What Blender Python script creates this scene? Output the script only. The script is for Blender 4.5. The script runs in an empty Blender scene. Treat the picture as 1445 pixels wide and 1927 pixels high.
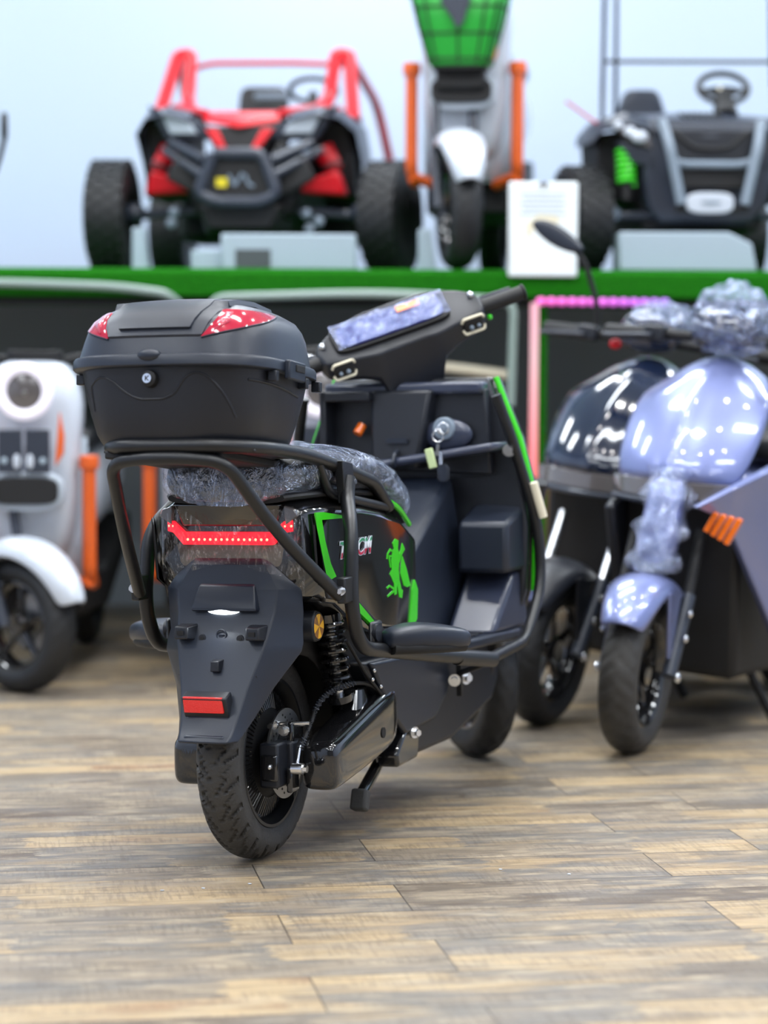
import bpy, bmesh, math, random
from mathutils import Vector, Matrix, noise
R = math.radians
PI = math.pi
SC = bpy.context.scene
C = SC.collection
random.seed(7)

# ------------------------------------------------------------------ camera
cam_d = bpy.data.cameras.new('camera')
cam = bpy.data.objects.new('camera', cam_d)
C.objects.link(cam)
cam.location = (0, 0, 1.01)
cam.rotation_mode = 'QUATERNION'
cam.rotation_quaternion = (Matrix.Rotation(R(90 - 3.81), 3, 'X') @ Matrix.Rotation(0.005, 3, 'Z')).to_quaternion()
cam_d.sensor_fit = 'VERTICAL'
cam_d.sensor_height = 36
cam_d.lens = 4600 / 1927 * 36
cam_d.clip_start = 0.05
cam_d.clip_end = 60
cam_d.dof.use_dof = True
cam_d.dof.focus_distance = 4.78
cam_d.dof.aperture_fstop = 2.0
SC.camera = cam

# ------------------------------------------------------------------ world, exposure
w = bpy.data.worlds.new('world')
SC.world = w
w.use_nodes = True
w.node_tree.nodes['Background'].inputs[0].default_value = (0.75, 0.85, 1, 1)
w.node_tree.nodes['Background'].inputs[1].default_value = 0.12
SC.view_settings.view_transform = 'Standard'
SC.view_settings.look = 'None'
SC.view_settings.gamma = 1
SC.view_settings.use_curve_mapping = False
SC.view_settings.exposure = 0.42
LAMP_POWER = 34
COOL = (0.90, 0.945, 1.0)

# ------------------------------------------------------------------ materials
def pbr(name, col, rough=0.5, metal=0.0, coat=0.0, emit=None, es=0.0, bump=0.0, bscale=200, spec=0.5, alpha=1.0):
    m = bpy.data.materials.new(name)
    m.use_nodes = True
    nt = m.node_tree
    b = nt.nodes['Principled BSDF']
    b.inputs['Base Color'].default_value = (*col, 1)
    b.inputs['Roughness'].default_value = rough
    b.inputs['Metallic'].default_value = metal
    b.inputs['Coat Weight'].default_value = coat
    b.inputs['Coat Roughness'].default_value = 0.04
    b.inputs['Specular IOR Level'].default_value = spec
    b.inputs['Alpha'].default_value = alpha
    if emit:
        b.inputs['Emission Color'].default_value = (*emit, 1)
        b.inputs['Emission Strength'].default_value = es
    if bump:
        n = nt.nodes.new('ShaderNodeTexNoise'); n.inputs['Scale'].default_value = bscale; n.inputs['Detail'].default_value = 4
        tc = nt.nodes.new('ShaderNodeTexCoord'); nt.links.new(tc.outputs['Object'], n.inputs['Vector'])
        bp = nt.nodes.new('ShaderNodeBump'); bp.inputs['Strength'].default_value = bump; bp.inputs['Distance'].default_value = 0.002
        nt.links.new(n.outputs['Fac'], bp.inputs['Height']); nt.links.new(bp.outputs['Normal'], b.inputs['Normal'])
    return m

class NG:
    """tiny node helper"""
    def __init__(s, m): s.nt = m.node_tree
    def n(s, t, **k):
        x = s.nt.nodes.new(t)
        for a, v in k.items(): setattr(x, a, v)
        return x
    def l(s, a, b): s.nt.links.new(a, b)
    def put(s, sock, v):
        if isinstance(v, (int, float)): sock.default_value = v
        elif isinstance(v, tuple): sock.default_value = v
        else: s.l(v, sock)
    def m(s, op, a, b=0.0, c=None):
        x = s.n('ShaderNodeMath', operation=op)
        s.put(x.inputs[0], a); s.put(x.inputs[1], b)
        if c is not None: s.put(x.inputs[2], c)
        return x.outputs[0]
    def mix(s, f, a, b, mode='MIX'):
        x = s.n('ShaderNodeMix', data_type='RGBA', blend_type=mode)
        s.put(x.inputs[0], f); s.put(x.inputs[6], a); s.put(x.inputs[7], b)
        return x.outputs[2]
    def comb(s, x, y, z=0.0):
        q = s.n('ShaderNodeCombineXYZ'); s.put(q.inputs[0], x); s.put(q.inputs[1], y); s.put(q.inputs[2], z)
        return q.outputs[0]
    def noise(s, v, sc, det=4, rough=0.5, dist=0.0):
        q = s.n('ShaderNodeTexNoise'); s.l(v, q.inputs['Vector']); q.inputs['Scale'].default_value = sc
        q.inputs['Detail'].default_value = det; q.inputs['Roughness'].default_value = rough; q.inputs['Distortion'].default_value = dist
        return q.outputs['Fac']
    def white(s, v):
        q = s.n('ShaderNodeTexWhiteNoise', noise_dimensions='3D'); s.l(v, q.inputs['Vector']); return q.outputs['Value']
    def ramp(s, f, stops, interp='LINEAR'):
        q = s.n('ShaderNodeValToRGB'); q.color_ramp.interpolation = interp
        e = q.color_ramp.elements
        while len(e) < len(stops): e.new(0.5)
        for i, (p, c) in enumerate(stops):
            e[i].position = p; e[i].color = (*c, 1) if len(c) == 3 else c
        s.put(q.inputs[0], f); return q.outputs[0]

def floor_mat():
    m = pbr('wood_plank_floor', (0.4, 0.35, 0.3), 0.4)
    g = NG(m); b = m.node_tree.nodes['Principled BSDF']
    tc = g.n('ShaderNodeTexCoord'); mp = g.n('ShaderNodeMapping'); mp.inputs['Rotation'].default_value = (0, 0, R(-9.2))
    g.l(tc.outputs['Object'], mp.inputs[0]); sp = g.n('ShaderNodeSeparateXYZ'); g.l(mp.outputs[0], sp.inputs[0])
    u, v = sp.outputs[0], sp.outputs[1]
    W, Lp = 0.217, 0.79
    vr = g.m('DIVIDE', g.m('ADD', v, 0.055), W)
    row = g.m('FLOOR', vr)
    sh = g.m('MULTIPLY', g.m('MODULO', g.m('ADD', row, 100), 2), 0.31)
    ur = g.m('ADD', g.m('ADD', g.m('DIVIDE', u, Lp), sh), 0.05)
    pl = g.m('FLOOR', ur)
    # printed strips inside each plank
    srow = g.m('FLOOR', g.m('MULTIPLY', vr, 2))
    wob = g.m('MULTIPLY', g.noise(g.comb(g.m('MULTIPLY', u, 3), g.m('MULTIPLY', v, 20)), 3.0, 3), 0.25)
    ro = g.white(g.comb(srow, pl, 3.0))
    seg = g.m('FLOOR', g.m('ADD', g.m('ADD', g.m('MULTIPLY', ur, 2.1), ro), wob))
    rnd = g.white(g.comb(srow, seg, pl))
    rnd2 = g.white(g.comb(row, pl, 9.0))
    # long two-strip pieces of one colour
    big = g.noise(g.comb(g.m('MULTIPLY', u, 2.0), g.m('MULTIPLY', v, 7), 2.0), 1.6, 3, 0.5)
    val = g.m('ADD', g.m('ADD', g.m('MULTIPLY', rnd, 0.38), g.m('MULTIPLY', rnd2, 0.30)), g.m('MULTIPLY', g.m('SUBTRACT', big, 0.18), 0.55))
    base = g.ramp(val, [(0.20, (0.135, 0.100, 0.070)), (0.33, (0.20, 0.165, 0.125)), (0.42, (0.31, 0.25, 0.18)), (0.50, (0.195, 0.18, 0.158)),
                        (0.60, (0.38, 0.28, 0.165)), (0.72, (0.49, 0.365, 0.21)), (0.84, (0.32, 0.20, 0.115))])
    gr = g.noise(g.comb(g.m('MULTIPLY', u, 2.2), g.m('MULTIPLY', v, 30), rnd), 3.0, 8, 0.66, 1.0)
    col = g.mix(g.ramp(gr, [(0.36, (1, 1, 1)), (0.55, (0, 0, 0))]), base, g.mix(0.50, base, (0.06, 0.05, 0.045, 1)))
    cl = g.noise(g.comb(g.m('MULTIPLY', u, 3), g.m('MULTIPLY', v, 9), rnd), 3.0, 5, 0.6)
    col = g.mix(g.ramp(cl, [(0.5, (0, 0, 0)), (0.72, (0.7, 0.7, 0.7))]), col, (0.50, 0.41, 0.28, 1))
    gy = g.noise(g.comb(g.m('MULTIPLY', u, 1.4), g.m('MULTIPLY', v, 6), 5.0), 2.5, 3, 0.5)
    col = g.mix(g.ramp(gy, [(0.50, (0, 0, 0)), (0.68, (0.42, 0.42, 0.42))]), col, (0.18, 0.172, 0.165, 1))
    # saw marks across the grain
    sm = g.noise(g.comb(g.m('MULTIPLY', u, 60), g.m('MULTIPLY', v, 5), rnd), 2.0, 4, 0.65)
    mk = g.noise(g.comb(g.m('MULTIPLY', u, 2), g.m('MULTIPLY', v, 8), 4.0), 2.2, 3)
    saw = g.m('MULTIPLY', g.ramp(sm, [(0.47, (0, 0, 0)), (0.60, (1, 1, 1))]), g.ramp(mk, [(0.40, (0, 0, 0)), (0.56, (0.75, 0.75, 0.75))]))
    col = g.mix(saw, col, g.mix(0.42, col, (0.09, 0.07, 0.055, 1)))
    # seams
    fv = g.m('FRACT', vr); fu = g.m('FRACT', ur)
    dv = g.m('MULTIPLY', g.m('MINIMUM', fv, g.m('SUBTRACT', 1, fv)), W)
    du = g.m('MULTIPLY', g.m('MINIMUM', fu, g.m('SUBTRACT', 1, fu)), Lp)
    seam = g.m('LESS_THAN', g.m('MINIMUM', dv, du), 0.0014)
    fs = g.m('FRACT', g.m('MULTIPLY', vr, 2)); ds = g.m('MULTIPLY', g.m('MINIMUM', fs, g.m('SUBTRACT', 1, fs)), W / 2)
    strip = g.m('MULTIPLY', g.m('LESS_THAN', ds, 0.0009), 0.45)
    col = g.mix(g.m('MAXIMUM', g.m('MULTIPLY', seam, 0.8), strip), col, (0.03, 0.025, 0.022, 1))
    g.l(col, b.inputs['Base Color'])
    rr = g.m('ADD', 0.33, g.m('MULTIPLY', gr, 0.22)); g.l(rr, b.inputs['Roughness'])
    bp = g.n('ShaderNodeBump'); bp.inputs['Strength'].default_value = 0.35; bp.inputs['Distance'].default_value = 0.002
    g.l(g.m('SUBTRACT', gr, g.m('MULTIPLY', seam, 2)), bp.inputs['Height']); g.l(bp.outputs[0], b.inputs['Normal'])
    b.inputs['Specular IOR Level'].default_value = 0.42
    return m

def wrap_mat(name, base=0.20, streak=0.35, scale=1.0, tint=(0.85, 0.92, 1.0), haze=0.0, rough=0.10):
    """clear crumpled plastic film: mostly see-through, with mirror-like creases"""
    m = bpy.data.materials.new(name); m.use_nodes = True
    g = NG(m); nt = m.node_tree
    nt.nodes.remove(nt.nodes['Principled BSDF'])
    out = nt.nodes['Material Output']
    tc = g.n('ShaderNodeTexCoord'); mp = g.n('ShaderNodeMapping'); mp.inputs['Scale'].default_value = (9 * scale, 30 * scale, 12 * scale); mp.inputs['Rotation'].default_value = (0.5, 0.25, 0.35)
    g.l(tc.outputs['Object'], mp.inputs[0])
    n1 = g.noise(mp.outputs[0], 1.2, 5, 0.62, 1.6)
    n2 = g.noise(mp.outputs[0], 3.1, 4, 0.6, 0.8)
    ridge = g.m('SUBTRACT', 1.0, g.m('MULTIPLY', g.m('ABSOLUTE', g.m('SUBTRACT', n1, 0.5)), 14.0))
    ridge = g.m('MULTIPLY', g.m('MAXIMUM', ridge, 0.0), g.ramp(n2, [(0.45, (0, 0, 0)), (0.62, (1, 1, 1))]))
    bp = g.n('ShaderNodeBump'); bp.inputs['Strength'].default_value = 1.0; bp.inputs['Distance'].default_value = 0.010 / scale
    g.l(g.m('ADD', g.m('MULTIPLY', g.m('ABSOLUTE', g.m('SUBTRACT', n1, 0.5)), 2.5), g.m('MULTIPLY', n2, 0.6)), bp.inputs['Height'])
    gl_ = g.n('ShaderNodeBsdfGlossy'); gl_.inputs['Roughness'].default_value = rough; gl_.inputs['Color'].default_value = (*tint, 1); g.l(bp.outputs[0], gl_.inputs['Normal'])
    tr = g.n('ShaderNodeBsdfTransparent')
    mx = g.n('ShaderNodeMixShader'); g.l(g.m('ADD', base, g.m('MULTIPLY', ridge, streak)), mx.inputs[0]); g.l(tr.outputs[0], mx.inputs[1]); g.l(gl_.outputs[0], mx.inputs[2])
    last = mx.outputs[0]
    if haze:
        df = g.n('ShaderNodeBsdfDiffuse'); df.inputs['Color'].default_value = (*tint, 1); g.l(bp.outputs[0], df.inputs['Normal'])
        m2 = g.n('ShaderNodeMixShader'); m2.inputs[0].default_value = haze; g.l(last, m2.inputs[1]); g.l(df.outputs[0], m2.inputs[2]); last = m2.outputs[0]
    g.l(last, out.inputs['Surface'])
    return m

def wall_mat(name, col, rough=0.6):
    m = pbr(name, col, rough, bump=0.15, bscale=60); return m

def turf_mat():
    m = pbr('artificial_turf', (0.03, 0.2, 0.015), 0.85, spec=0.1)
    g = NG(m); b = m.node_tree.nodes['Principled BSDF']
    tc = g.n('ShaderNodeTexCoord')
    n1 = g.noise(tc.outputs['Object'], 90, 4, 0.7); n2 = g.noise(tc.outputs['Object'], 9, 3, 0.6)
    col = g.mix(n1, (0.004, 0.09, 0.002, 1), (0.025, 0.30, 0.008, 1)); col = g.mix(g.m('MULTIPLY', n2, 0.5), col, (0.012, 0.17, 0.008, 1))
    g.l(col, b.inputs['Base Color'])
    bp = g.n('ShaderNodeBump'); bp.inputs['Strength'].default_value = 1; bp.inputs['Distance'].default_value = 0.02
    g.l(n1, bp.inputs['Height']); g.l(bp.outputs[0], b.inputs['Normal'])
    return m

def tricolour_mat(z0, z1):
    m = pbr('tricolour_lettering', (1, 1, 1), 0.35)
    g = NG(m); b = m.node_tree.nodes['Principled BSDF']
    tc = g.n('ShaderNodeTexCoord'); sp = g.n('ShaderNodeSeparateXYZ'); g.l(tc.outputs['Object'], sp.inputs[0])
    f = g.m('DIVIDE', g.m('SUBTRACT', sp.outputs[2], z0), z1 - z0)
    c = g.ramp(f, [(0.0, (0.45, 0.012, 0.05)), (0.30, (0.45, 0.012, 0.05)), (0.38, (0.75, 0.8, 0.85)), (0.66, (0.75, 0.8, 0.85)), (0.74, (0.03, 0.25, 0.12)), (1.0, (0.03, 0.25, 0.12))])
    g.l(c, b.inputs['Base Color']); return m

def sector_mat():
    m = pbr('amber_reflector_lens', (1, 0.5, 0.02), 0.25, coat=0.5)
    g = NG(m); b = m.node_tree.nodes['Principled BSDF']
    tc = g.n('ShaderNodeTexCoord'); sp = g.n('ShaderNodeSeparateXYZ'); g.l(tc.outputs['Object'], sp.inputs[0])
    a = g.m('ARCTAN2', g.m('SUBTRACT', sp.outputs[2], 0.0), g.m('SUBTRACT', sp.outputs[0], 0.0))
    k = g.m('GREATER_THAN', g.m('SINE', g.m('MULTIPLY', g.m('ADD', a, 0.3), 4)), 0.0)
    g.l(g.mix(k, (0.30, 0.13, 0.03, 1), (0.95, 0.48, 0.02, 1)), b.inputs['Base Color'])
    n = g.n('ShaderNodeTexVoronoi'); n.inputs['Scale'].default_value = 400; g.l(tc.outputs['Object'], n.inputs['Vector'])
    bp = g.n('ShaderNodeBump'); bp.inputs['Strength'].default_value = 0.5; bp.inputs['Distance'].default_value = 0.001
    g.l(n.outputs['Distance'], bp.inputs['Height']); g.l(bp.outputs[0], b.inputs['Normal'])
    return m

M = dict(
    floor=floor_mat(),
    wall=wall_mat('pale_wall_paint', (0.50, 0.575, 0.73)),
    wall_shaded=wall_mat('shaded_white_wall', (0.24, 0.265, 0.275)),  # white wall under the platform, its shade put into the colour
    wall_far=wall_mat('dark_space_wall', (0.10, 0.105, 0.115)),  # dark colour stands in for the dark open space behind the camera
    ceiling=wall_mat('ceiling_paint', (0.75, 0.78, 0.82)),
    turf=turf_mat(),
    satin=pbr('black_satin_plastic', (0.010, 0.012, 0.018), 0.40, bump=0.12, bscale=900),
    satin2=pbr('graphite_satin_plastic', (0.014, 0.019, 0.032), 0.36, bump=0.12, bscale=900),
    tube=pbr('black_powder_coat', (0.009, 0.0095, 0.011), 0.34, bump=0.15, bscale=1200),
    gloss=pbr('black_gloss_plastic', (0.008, 0.008, 0.009), 0.10, coat=1.0),
    dark=pbr('dark_rubber', (0.005, 0.005, 0.006), 0.6),
    tire=pbr('tyre_rubber', (0.012, 0.013, 0.015), 0.55, bump=0.5, bscale=220),
    tire_dusty=pbr('dusty_tyre_rubber', (0.040, 0.038, 0.036), 0.60, bump=0.7, bscale=160),
    steel=pbr('zinc_steel', (0.75, 0.77, 0.8), 0.22, metal=1.0),
    chrome=pbr('chrome', (0.85, 0.87, 0.9), 0.08, metal=1.0),
    disc=pbr('brushed_steel', (0.30, 0.30, 0.30), 0.35, metal=1.0),
    red_lens=pbr('red_lens', (0.42, 0.008, 0.035), 0.12, coat=1.0),
    red_lens_in=pbr('pale_red_lens', (0.62, 0.06, 0.10), 0.15, coat=1.0),
    red_ref=pbr('red_reflector', (0.70, 0.008, 0.006), 0.2, coat=1.0, emit=(1, 0.01, 0.006), es=0.12, bump=0.8, bscale=500),
    led=pbr('red_led_strip', (0.8, 0.01, 0.02), 0.4, emit=(1.0, 0.006, 0.02), es=1.25),
    led_dot=pbr('led_point', (1, 0.3, 0.2), 0.4, emit=(1.0, 0.16, 0.10), es=3.5),
    led_white=pbr('white_led_lens', (1, 1, 1), 0.3, emit=(0.85, 0.95, 1.0), es=3.5),
    amber=sector_mat(),
    amber_plain=pbr('amber_lens', (0.85, 0.16, 0.01), 0.25, coat=0.6),
    green=pbr('green_vinyl', (0.045, 0.62, 0.012), 0.28, coat=0.5),
    vinyl=pbr('black_vinyl', (0.012, 0.013, 0.016), 0.35, bump=0.3, bscale=300),
    wrap=wrap_mat('clear_plastic_wrap', 0.26, 0.45, 0.8, (0.74, 0.82, 1.0), 0.03),
    wrap_tail=wrap_mat('thin_clear_film', 0.02, 0.28, 1.3, (0.95, 0.93, 0.9)),
    wrap_bub=wrap_mat('bubbly_plastic_wrap', 0.24, 0.7, 1.0, (0.62, 0.70, 0.92), 0.02, 0.16),
    white=pbr('white_gloss_plastic', (0.54, 0.59, 0.67), 0.22, coat=0.5),
    whitem=pbr('white_satin', (0.45, 0.51, 0.58), 0.45),
    lamp_ring=pbr('white_light_ring', (0.75, 0.72, 0.8), 0.3, emit=(0.85, 0.82, 0.95), es=0.35),
    glass_dark=pbr('smoked_lens', (0.10, 0.09, 0.09), 0.08, coat=1.0),
    orange=pbr('orange_powder_coat', (0.72, 0.115, 0.015), 0.35, coat=0.3),
    red=pbr('red_gloss_plastic', (0.58, 0.006, 0.014), 0.35, coat=0.15, spec=0.3),
    greyp=pbr('slate_plastic', (0.030, 0.037, 0.055), 0.34),
    greyl=pbr('light_grey_paint', (0.20, 0.25, 0.31), 0.4),
    board=pbr('pale_board', (0.34, 0.42, 0.49), 0.55),
    purple=pbr('lilac_metallic_paint', (0.18, 0.215, 0.43), 0.36, metal=0.5, coat=1.0),
    navy=pbr('navy_gloss_paint', (0.008, 0.014, 0.035), 0.12, coat=1.0),
    yellow=pbr('yellow_vinyl', (0.75, 0.62, 0.02), 0.5),
    basket=pbr('green_mesh_plastic', (0.01, 0.34, 0.03), 0.5),
    basket_in=pbr('green_basket_liner', (0.01, 0.42, 0.04), 0.6),
    screen=pbr('dash_screen', (0.03, 0.04, 0.20), 0.12, coat=1.0),
    screen_film=wrap_mat('screen_film', 0.20, 0.4, 0.6, (0.6, 0.68, 1.0), 0.10),
    frame_green=pbr('pale_green_frame', (0.24, 0.31, 0.28), 0.4),
    panel_grey=pbr('grey_display_panel', (0.060, 0.072, 0.078), 0.5),
    cream=pbr('cream_plastic', (0.78, 0.72, 0.55), 0.4),
    tag_green=pbr('pale_green_tag', (0.55, 0.66, 0.35), 0.4),
    blue_plastic=pbr('slate_blue_plastic', (0.035, 0.043, 0.075), 0.28, coat=0.3),
    tricol=tricolour_mat(0.590, 0.628),
)

# ------------------------------------------------------------------ helpers
def obj(name, bm, mat, parent=None, smooth=True, bevel=0.0, sub=0, solid=0.0, segs=2, label=None, ang=35):
    me = bpy.data.meshes.new(name)
    bmesh.ops.recalc_face_normals(bm, faces=bm.faces)
    bm.to_mesh(me); bm.free()
    o = bpy.data.objects.new(name, me); C.objects.link(o)
    me.materials.append(M[mat] if isinstance(mat, str) else mat)
    if smooth:
        me.polygons.foreach_set('use_smooth', [True] * len(me.polygons))
        if not sub: me.set_sharp_from_angle(angle=R(ang))
    if solid:
        s = o.modifiers.new('solidify', 'SOLIDIFY'); s.thickness = solid; s.offset = 0
    if bevel:
        s = o.modifiers.new('bevel', 'BEVEL'); s.width = bevel; s.segments = segs; s.limit_method = 'ANGLE'; s.angle_limit = R(30)
    if sub:
        s = o.modifiers.new('subsurf', 'SUBSURF'); s.levels = sub; s.render_levels = sub
    if parent is not None: o.parent = parent
    if label: o['label'] = label
    return o

def thing(name, label, cat, loc=(0, 0, 0), rot=None, group=None):
    o = bpy.data.objects.new(name, None); C.objects.link(o); o.empty_display_size = 0.1
    if rot is not None:
        o.matrix_world = Matrix.Translation(loc) @ rot.to_4x4()
    else: o.location = loc
    o['label'] = label; o['category'] = cat
    if group: o['group'] = group
    return o

def tag(o, label, cat, group=None):
    o['label'] = label; o['category'] = cat
    if group: o['group'] = group
    return o

def struct(o): o['kind'] = 'structure'; return o

def B(): return bmesh.new()

def box(bm, c, s, rot=None):
    m = Matrix.Translation(c)
    if rot is not None: m = m @ rot.to_4x4()
    bmesh.ops.create_cube(bm, size=1, matrix=m @ Matrix.Diagonal((s[0], s[1], s[2], 1)))
    return bm

def quadbox(bm, pts8):
    v = [bm.verts.new(p) for p in pts8]
    for f in ((0, 1, 2, 3), (7, 6, 5, 4), (0, 4, 5, 1), (1, 5, 6, 2), (2, 6, 7, 3), (3, 7, 4, 0)): bm.faces.new([v[i] for i in f])
    return bm

def fillet(pts, r, n=6):
    pts = [Vector(p) for p in pts]
    out = [pts[0]]
    for i in range(1, len(pts) - 1):
        p = pts[i]; a = (pts[i - 1] - p); b = (pts[i + 1] - p)
        rr = r[i] if isinstance(r, (list, tuple)) else r
        d = min(rr, a.length * 0.48, b.length * 0.48)
        A = p + a.normalized() * d; Bb = p + b.normalized() * d
        for k in range(n + 1):
            t = k / n
            out.append(A * (1 - t) ** 2 + p * 2 * t * (1 - t) + Bb * t * t)
    out.append(pts[-1])
    return out

def tube(bm, pts, r, segs=14, cap=True, closed=False, flat=1.0):
    pts = [Vector(p) for p in pts]
    n = len(pts); rings = []; prev = None
    for i, p in enumerate(pts):
        if closed: t = (pts[(i + 1) % n] - pts[i - 1])
        elif i == 0: t = pts[1] - pts[0]
        elif i == n - 1: t = pts[-1] - pts[-2]
        else: t = (pts[i + 1] - pts[i]).normalized() + (pts[i] - pts[i - 1]).normalized()
        t.normalize()
        if prev is None:
            a = Vector((0, 0, 1)) if abs(t.z) < 0.9 else Vector((1, 0, 0))
            prev = (a - t * a.dot(t)).normalized()
        else:
            prev = (prev - t * prev.dot(t))
            prev.normalize()
        q = t.cross(prev)
        rr = r[i] if isinstance(r, (list, tuple)) else r
        rings.append([bm.verts.new(p + (prev * math.cos(2 * PI * k / segs) * flat + q * math.sin(2 * PI * k / segs)) * rr) for k in range(segs)])
    m = n if closed else n - 1
    for i in range(m):
        a, b = rings[i], rings[(i + 1) % n]
        for k in range(segs): bm.faces.new((a[k], a[(k + 1) % segs], b[(k + 1) % segs], b[k]))
    if cap and not closed:
        bm.faces.new(rings[0][::-1]); bm.faces.new(rings[-1])
    return bm

def cyl(bm, a, b, r, segs=20, r2=None):
    return tube(bm, [a, b], [r, r2 if r2 is not None else r], segs)

def sph(bm, c, r, s=(1, 1, 1), seg=20):
    bmesh.ops.create_uvsphere(bm, u_segments=seg, v_segments=seg // 2, radius=r, matrix=Matrix.Translation(c) @ Matrix.Diagonal((*s, 1)))
    return bm

def torus(bm, c, R1, r, axis='y', n=48, segs=12, flat=1.0):
    pts = []
    for i in range(n):
        a = 2 * PI * i / n
        if axis == 'y': pts.append(Vector(c) + Vector((math.cos(a) * R1, 0, math.sin(a) * R1)))
        elif axis == 'x': pts.append(Vector(c) + Vector((0, math.cos(a) * R1, math.sin(a) * R1)))
        else: pts.append(Vector(c) + Vector((math.cos(a) * R1, math.sin(a) * R1, 0)))
    return tube(bm, pts, r, segs, closed=True, flat=flat)

def lathe_y(bm, prof, c=(0, 0, 0), n=64, closed=False):
    """profile of (radius, y); revolve about the y axis"""
    rings = []
    for r, y in prof:
        if r < 1e-5: rings.append([bm.verts.new((c[0], c[1] + y, c[2]))]); continue
        rings.append([bm.verts.new((c[0] + r * math.cos(2 * PI * k / n), c[1] + y, c[2] + r * math.sin(2 * PI * k / n))) for k in range(n)])
    rr = list(range(len(rings)))
    for i in rr[:-1] if not closed else rr:
        a, b = rings[i], rings[(i + 1) % len(rings)]
        for k in range(n):
            k2 = (k + 1) % n
            if len(a) == 1: bm.faces.new((a[0], b[k], b[k2]))
            elif len(b) == 1: bm.faces.new((a[k], b[0], a[k2]))
            else: bm.faces.new((a[k], b[k], b[k2], a[k2]))
    return bm

def loft(bm, secs, closed=True, cap=True):
    rows = [[bm.verts.new(p) for p in s] for s in secs]
    n = len(rows[0])
    for i in range(len(rows) - 1):
        for k in range(n if closed else n - 1):
            bm.faces.new((rows[i][k], rows[i][(k + 1) % n], rows[i + 1][(k + 1) % n], rows[i + 1][k]))
    if cap and closed:
        bm.faces.new(rows[0][::-1]); bm.faces.new(rows[-1])
    return bm

def sring(x, yc, hw, zc, hh, p=2.6, n=28, plane='x'):
    out = []
    for k in range(n):
        a = 2 * PI * k / n
        ca, sa = math.cos(a), math.sin(a)
        q = (abs(ca) ** (2 / p)) * (1 if ca >= 0 else -1) * hw; s = (abs(sa) ** (2 / p)) * (1 if sa >= 0 else -1) * hh
        if plane == 'x': out.append((x, yc + q, zc + s))
        elif plane == 'y': out.append((yc + q, x, zc + s))
        else: out.append((yc + q, zc + s, x))
    return out

def prism(bm, poly, a, b, plane='y'):
    """poly in the two other axes, extruded from a to b along the named axis"""
    def P(p, t):
        if plane == 'y': return (p[0], t, p[1])
        if plane == 'x': return (t, p[0], p[1])
        return (p[0], p[1], t)
    v0 = [bm.verts.new(P(p, a)) for p in poly]; v1 = [bm.verts.new(P(p, b)) for p in poly]
    bm.faces.new(v0[::-1]); bm.faces.new(v1)
    n = len(poly)
    for i in range(n): bm.faces.new((v0[i], v0[(i + 1) % n], v1[(i + 1) % n], v1[i]))
    return bm

def noise_push(bm, amp, sc, seed=0.0):
    bm.normal_update()
    for v in bm.verts:
        v.co += v.normal * amp * noise.noise(Vector(v.co) * sc + Vector((seed, seed * 2, 0)))
    return bm

def subdiv(bm, n=2):
    bmesh.ops.subdivide_edges(bm, edges=bm.edges[:], cuts=n, use_grid_fill=True); return bm

def xf(bm, m):
    bmesh.ops.transform(bm, matrix=m, verts=bm.verts); return bm

def bolt(bm, c, r=0.006, axis=(0, -1, 0), L=0.006):
    c = Vector(c); a = Vector(axis).normalized()
    cyl(bm, c, c + a * L * 0.4, r * 1.35, 16); cyl(bm, c + a * L * 0.4, c + a * L * 1.4, r * 0.85, 6)
    return bm

def text_bm(s, size, ext, shear=0.0, bold=0.0):
    cu = bpy.data.curves.new('lettering', 'FONT'); cu.body = s; cu.size = size; cu.extrude = ext; cu.shear = shear; cu.offset = bold
    o = bpy.data.objects.new('lettering', cu); C.objects.link(o)
    dg = bpy.context.evaluated_depsgraph_get(); dg.update()
    me = bpy.data.meshes.new_from_object(o.evaluated_get(dg))
    bm = B(); bm.from_mesh(me)
    bpy.data.objects.remove(o); bpy.data.curves.remove(cu); bpy.data.meshes.remove(me)
    return bm

# ------------------------------------------------------------------ room
def slab(name, c, s, mat):
    return struct(obj(name, box(B(), c, s), mat, smooth=False))
slab('floor', (0, 3, -0.05), (12, 16, 0.1), 'floor')
slab('wall_back', (0, 10.35, 2.0), (12, 0.1, 4.0), 'wall')
slab('wall_left', (-5.0, 3, 2.0), (0.1, 16, 4.0), 'wall')
slab('wall_right', (5.0, 3, 2.0), (0.1, 16, 4.0), 'wall')
slab('wall_front', (0, -4.6, 2.0), (12, 0.1, 4.0), 'wall_far')
slab('ceiling', (0, 3, 4.0), (12, 16, 0.1), 'ceiling')
slab('wall_lower', (0, 9.62, 0.5885), (9.9, 0.06, 1.177), 'wall_shaded')

# ceiling lamps: long led panels, each a thing with its own light
def ceiling_lamp(x, y, lx, ly, pw, label, group):
    t = thing('ceiling_lamp', label, 'lamp', (x, y, 3.95), group=group)
    fr = B()
    for sx, sy, cx_, cy_ in ((lx + .04, .02, 0, ly / 2), (lx + .04, .02, 0, -ly / 2), (.02, ly + .04, lx / 2, 0), (.02, ly + .04, -lx / 2, 0)):
        box(fr, (cx_, cy_, -0.02), (sx, sy, 0.04))
    obj('frame', fr, 'whitem', t, smooth=False)
    obj('diffuser', box(B(), (0, 0, -0.012), (lx, ly, 0.012)), lampm, t, smooth=False)
    ld = bpy.data.lights.new('lamp_light', 'AREA'); ld.shape = 'RECTANGLE'; ld.size = lx; ld.size_y = ly; ld.energy = pw; ld.color = COOL
    lo = bpy.data.objects.new('lamp_light', ld); C.objects.link(lo); lo.parent = t; lo.location = (0, 0, -0.06)
    return t
lampm = pbr('lamp_diffuser', (1, 1, 1), 0.5, emit=COOL, es=4.0)
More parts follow.
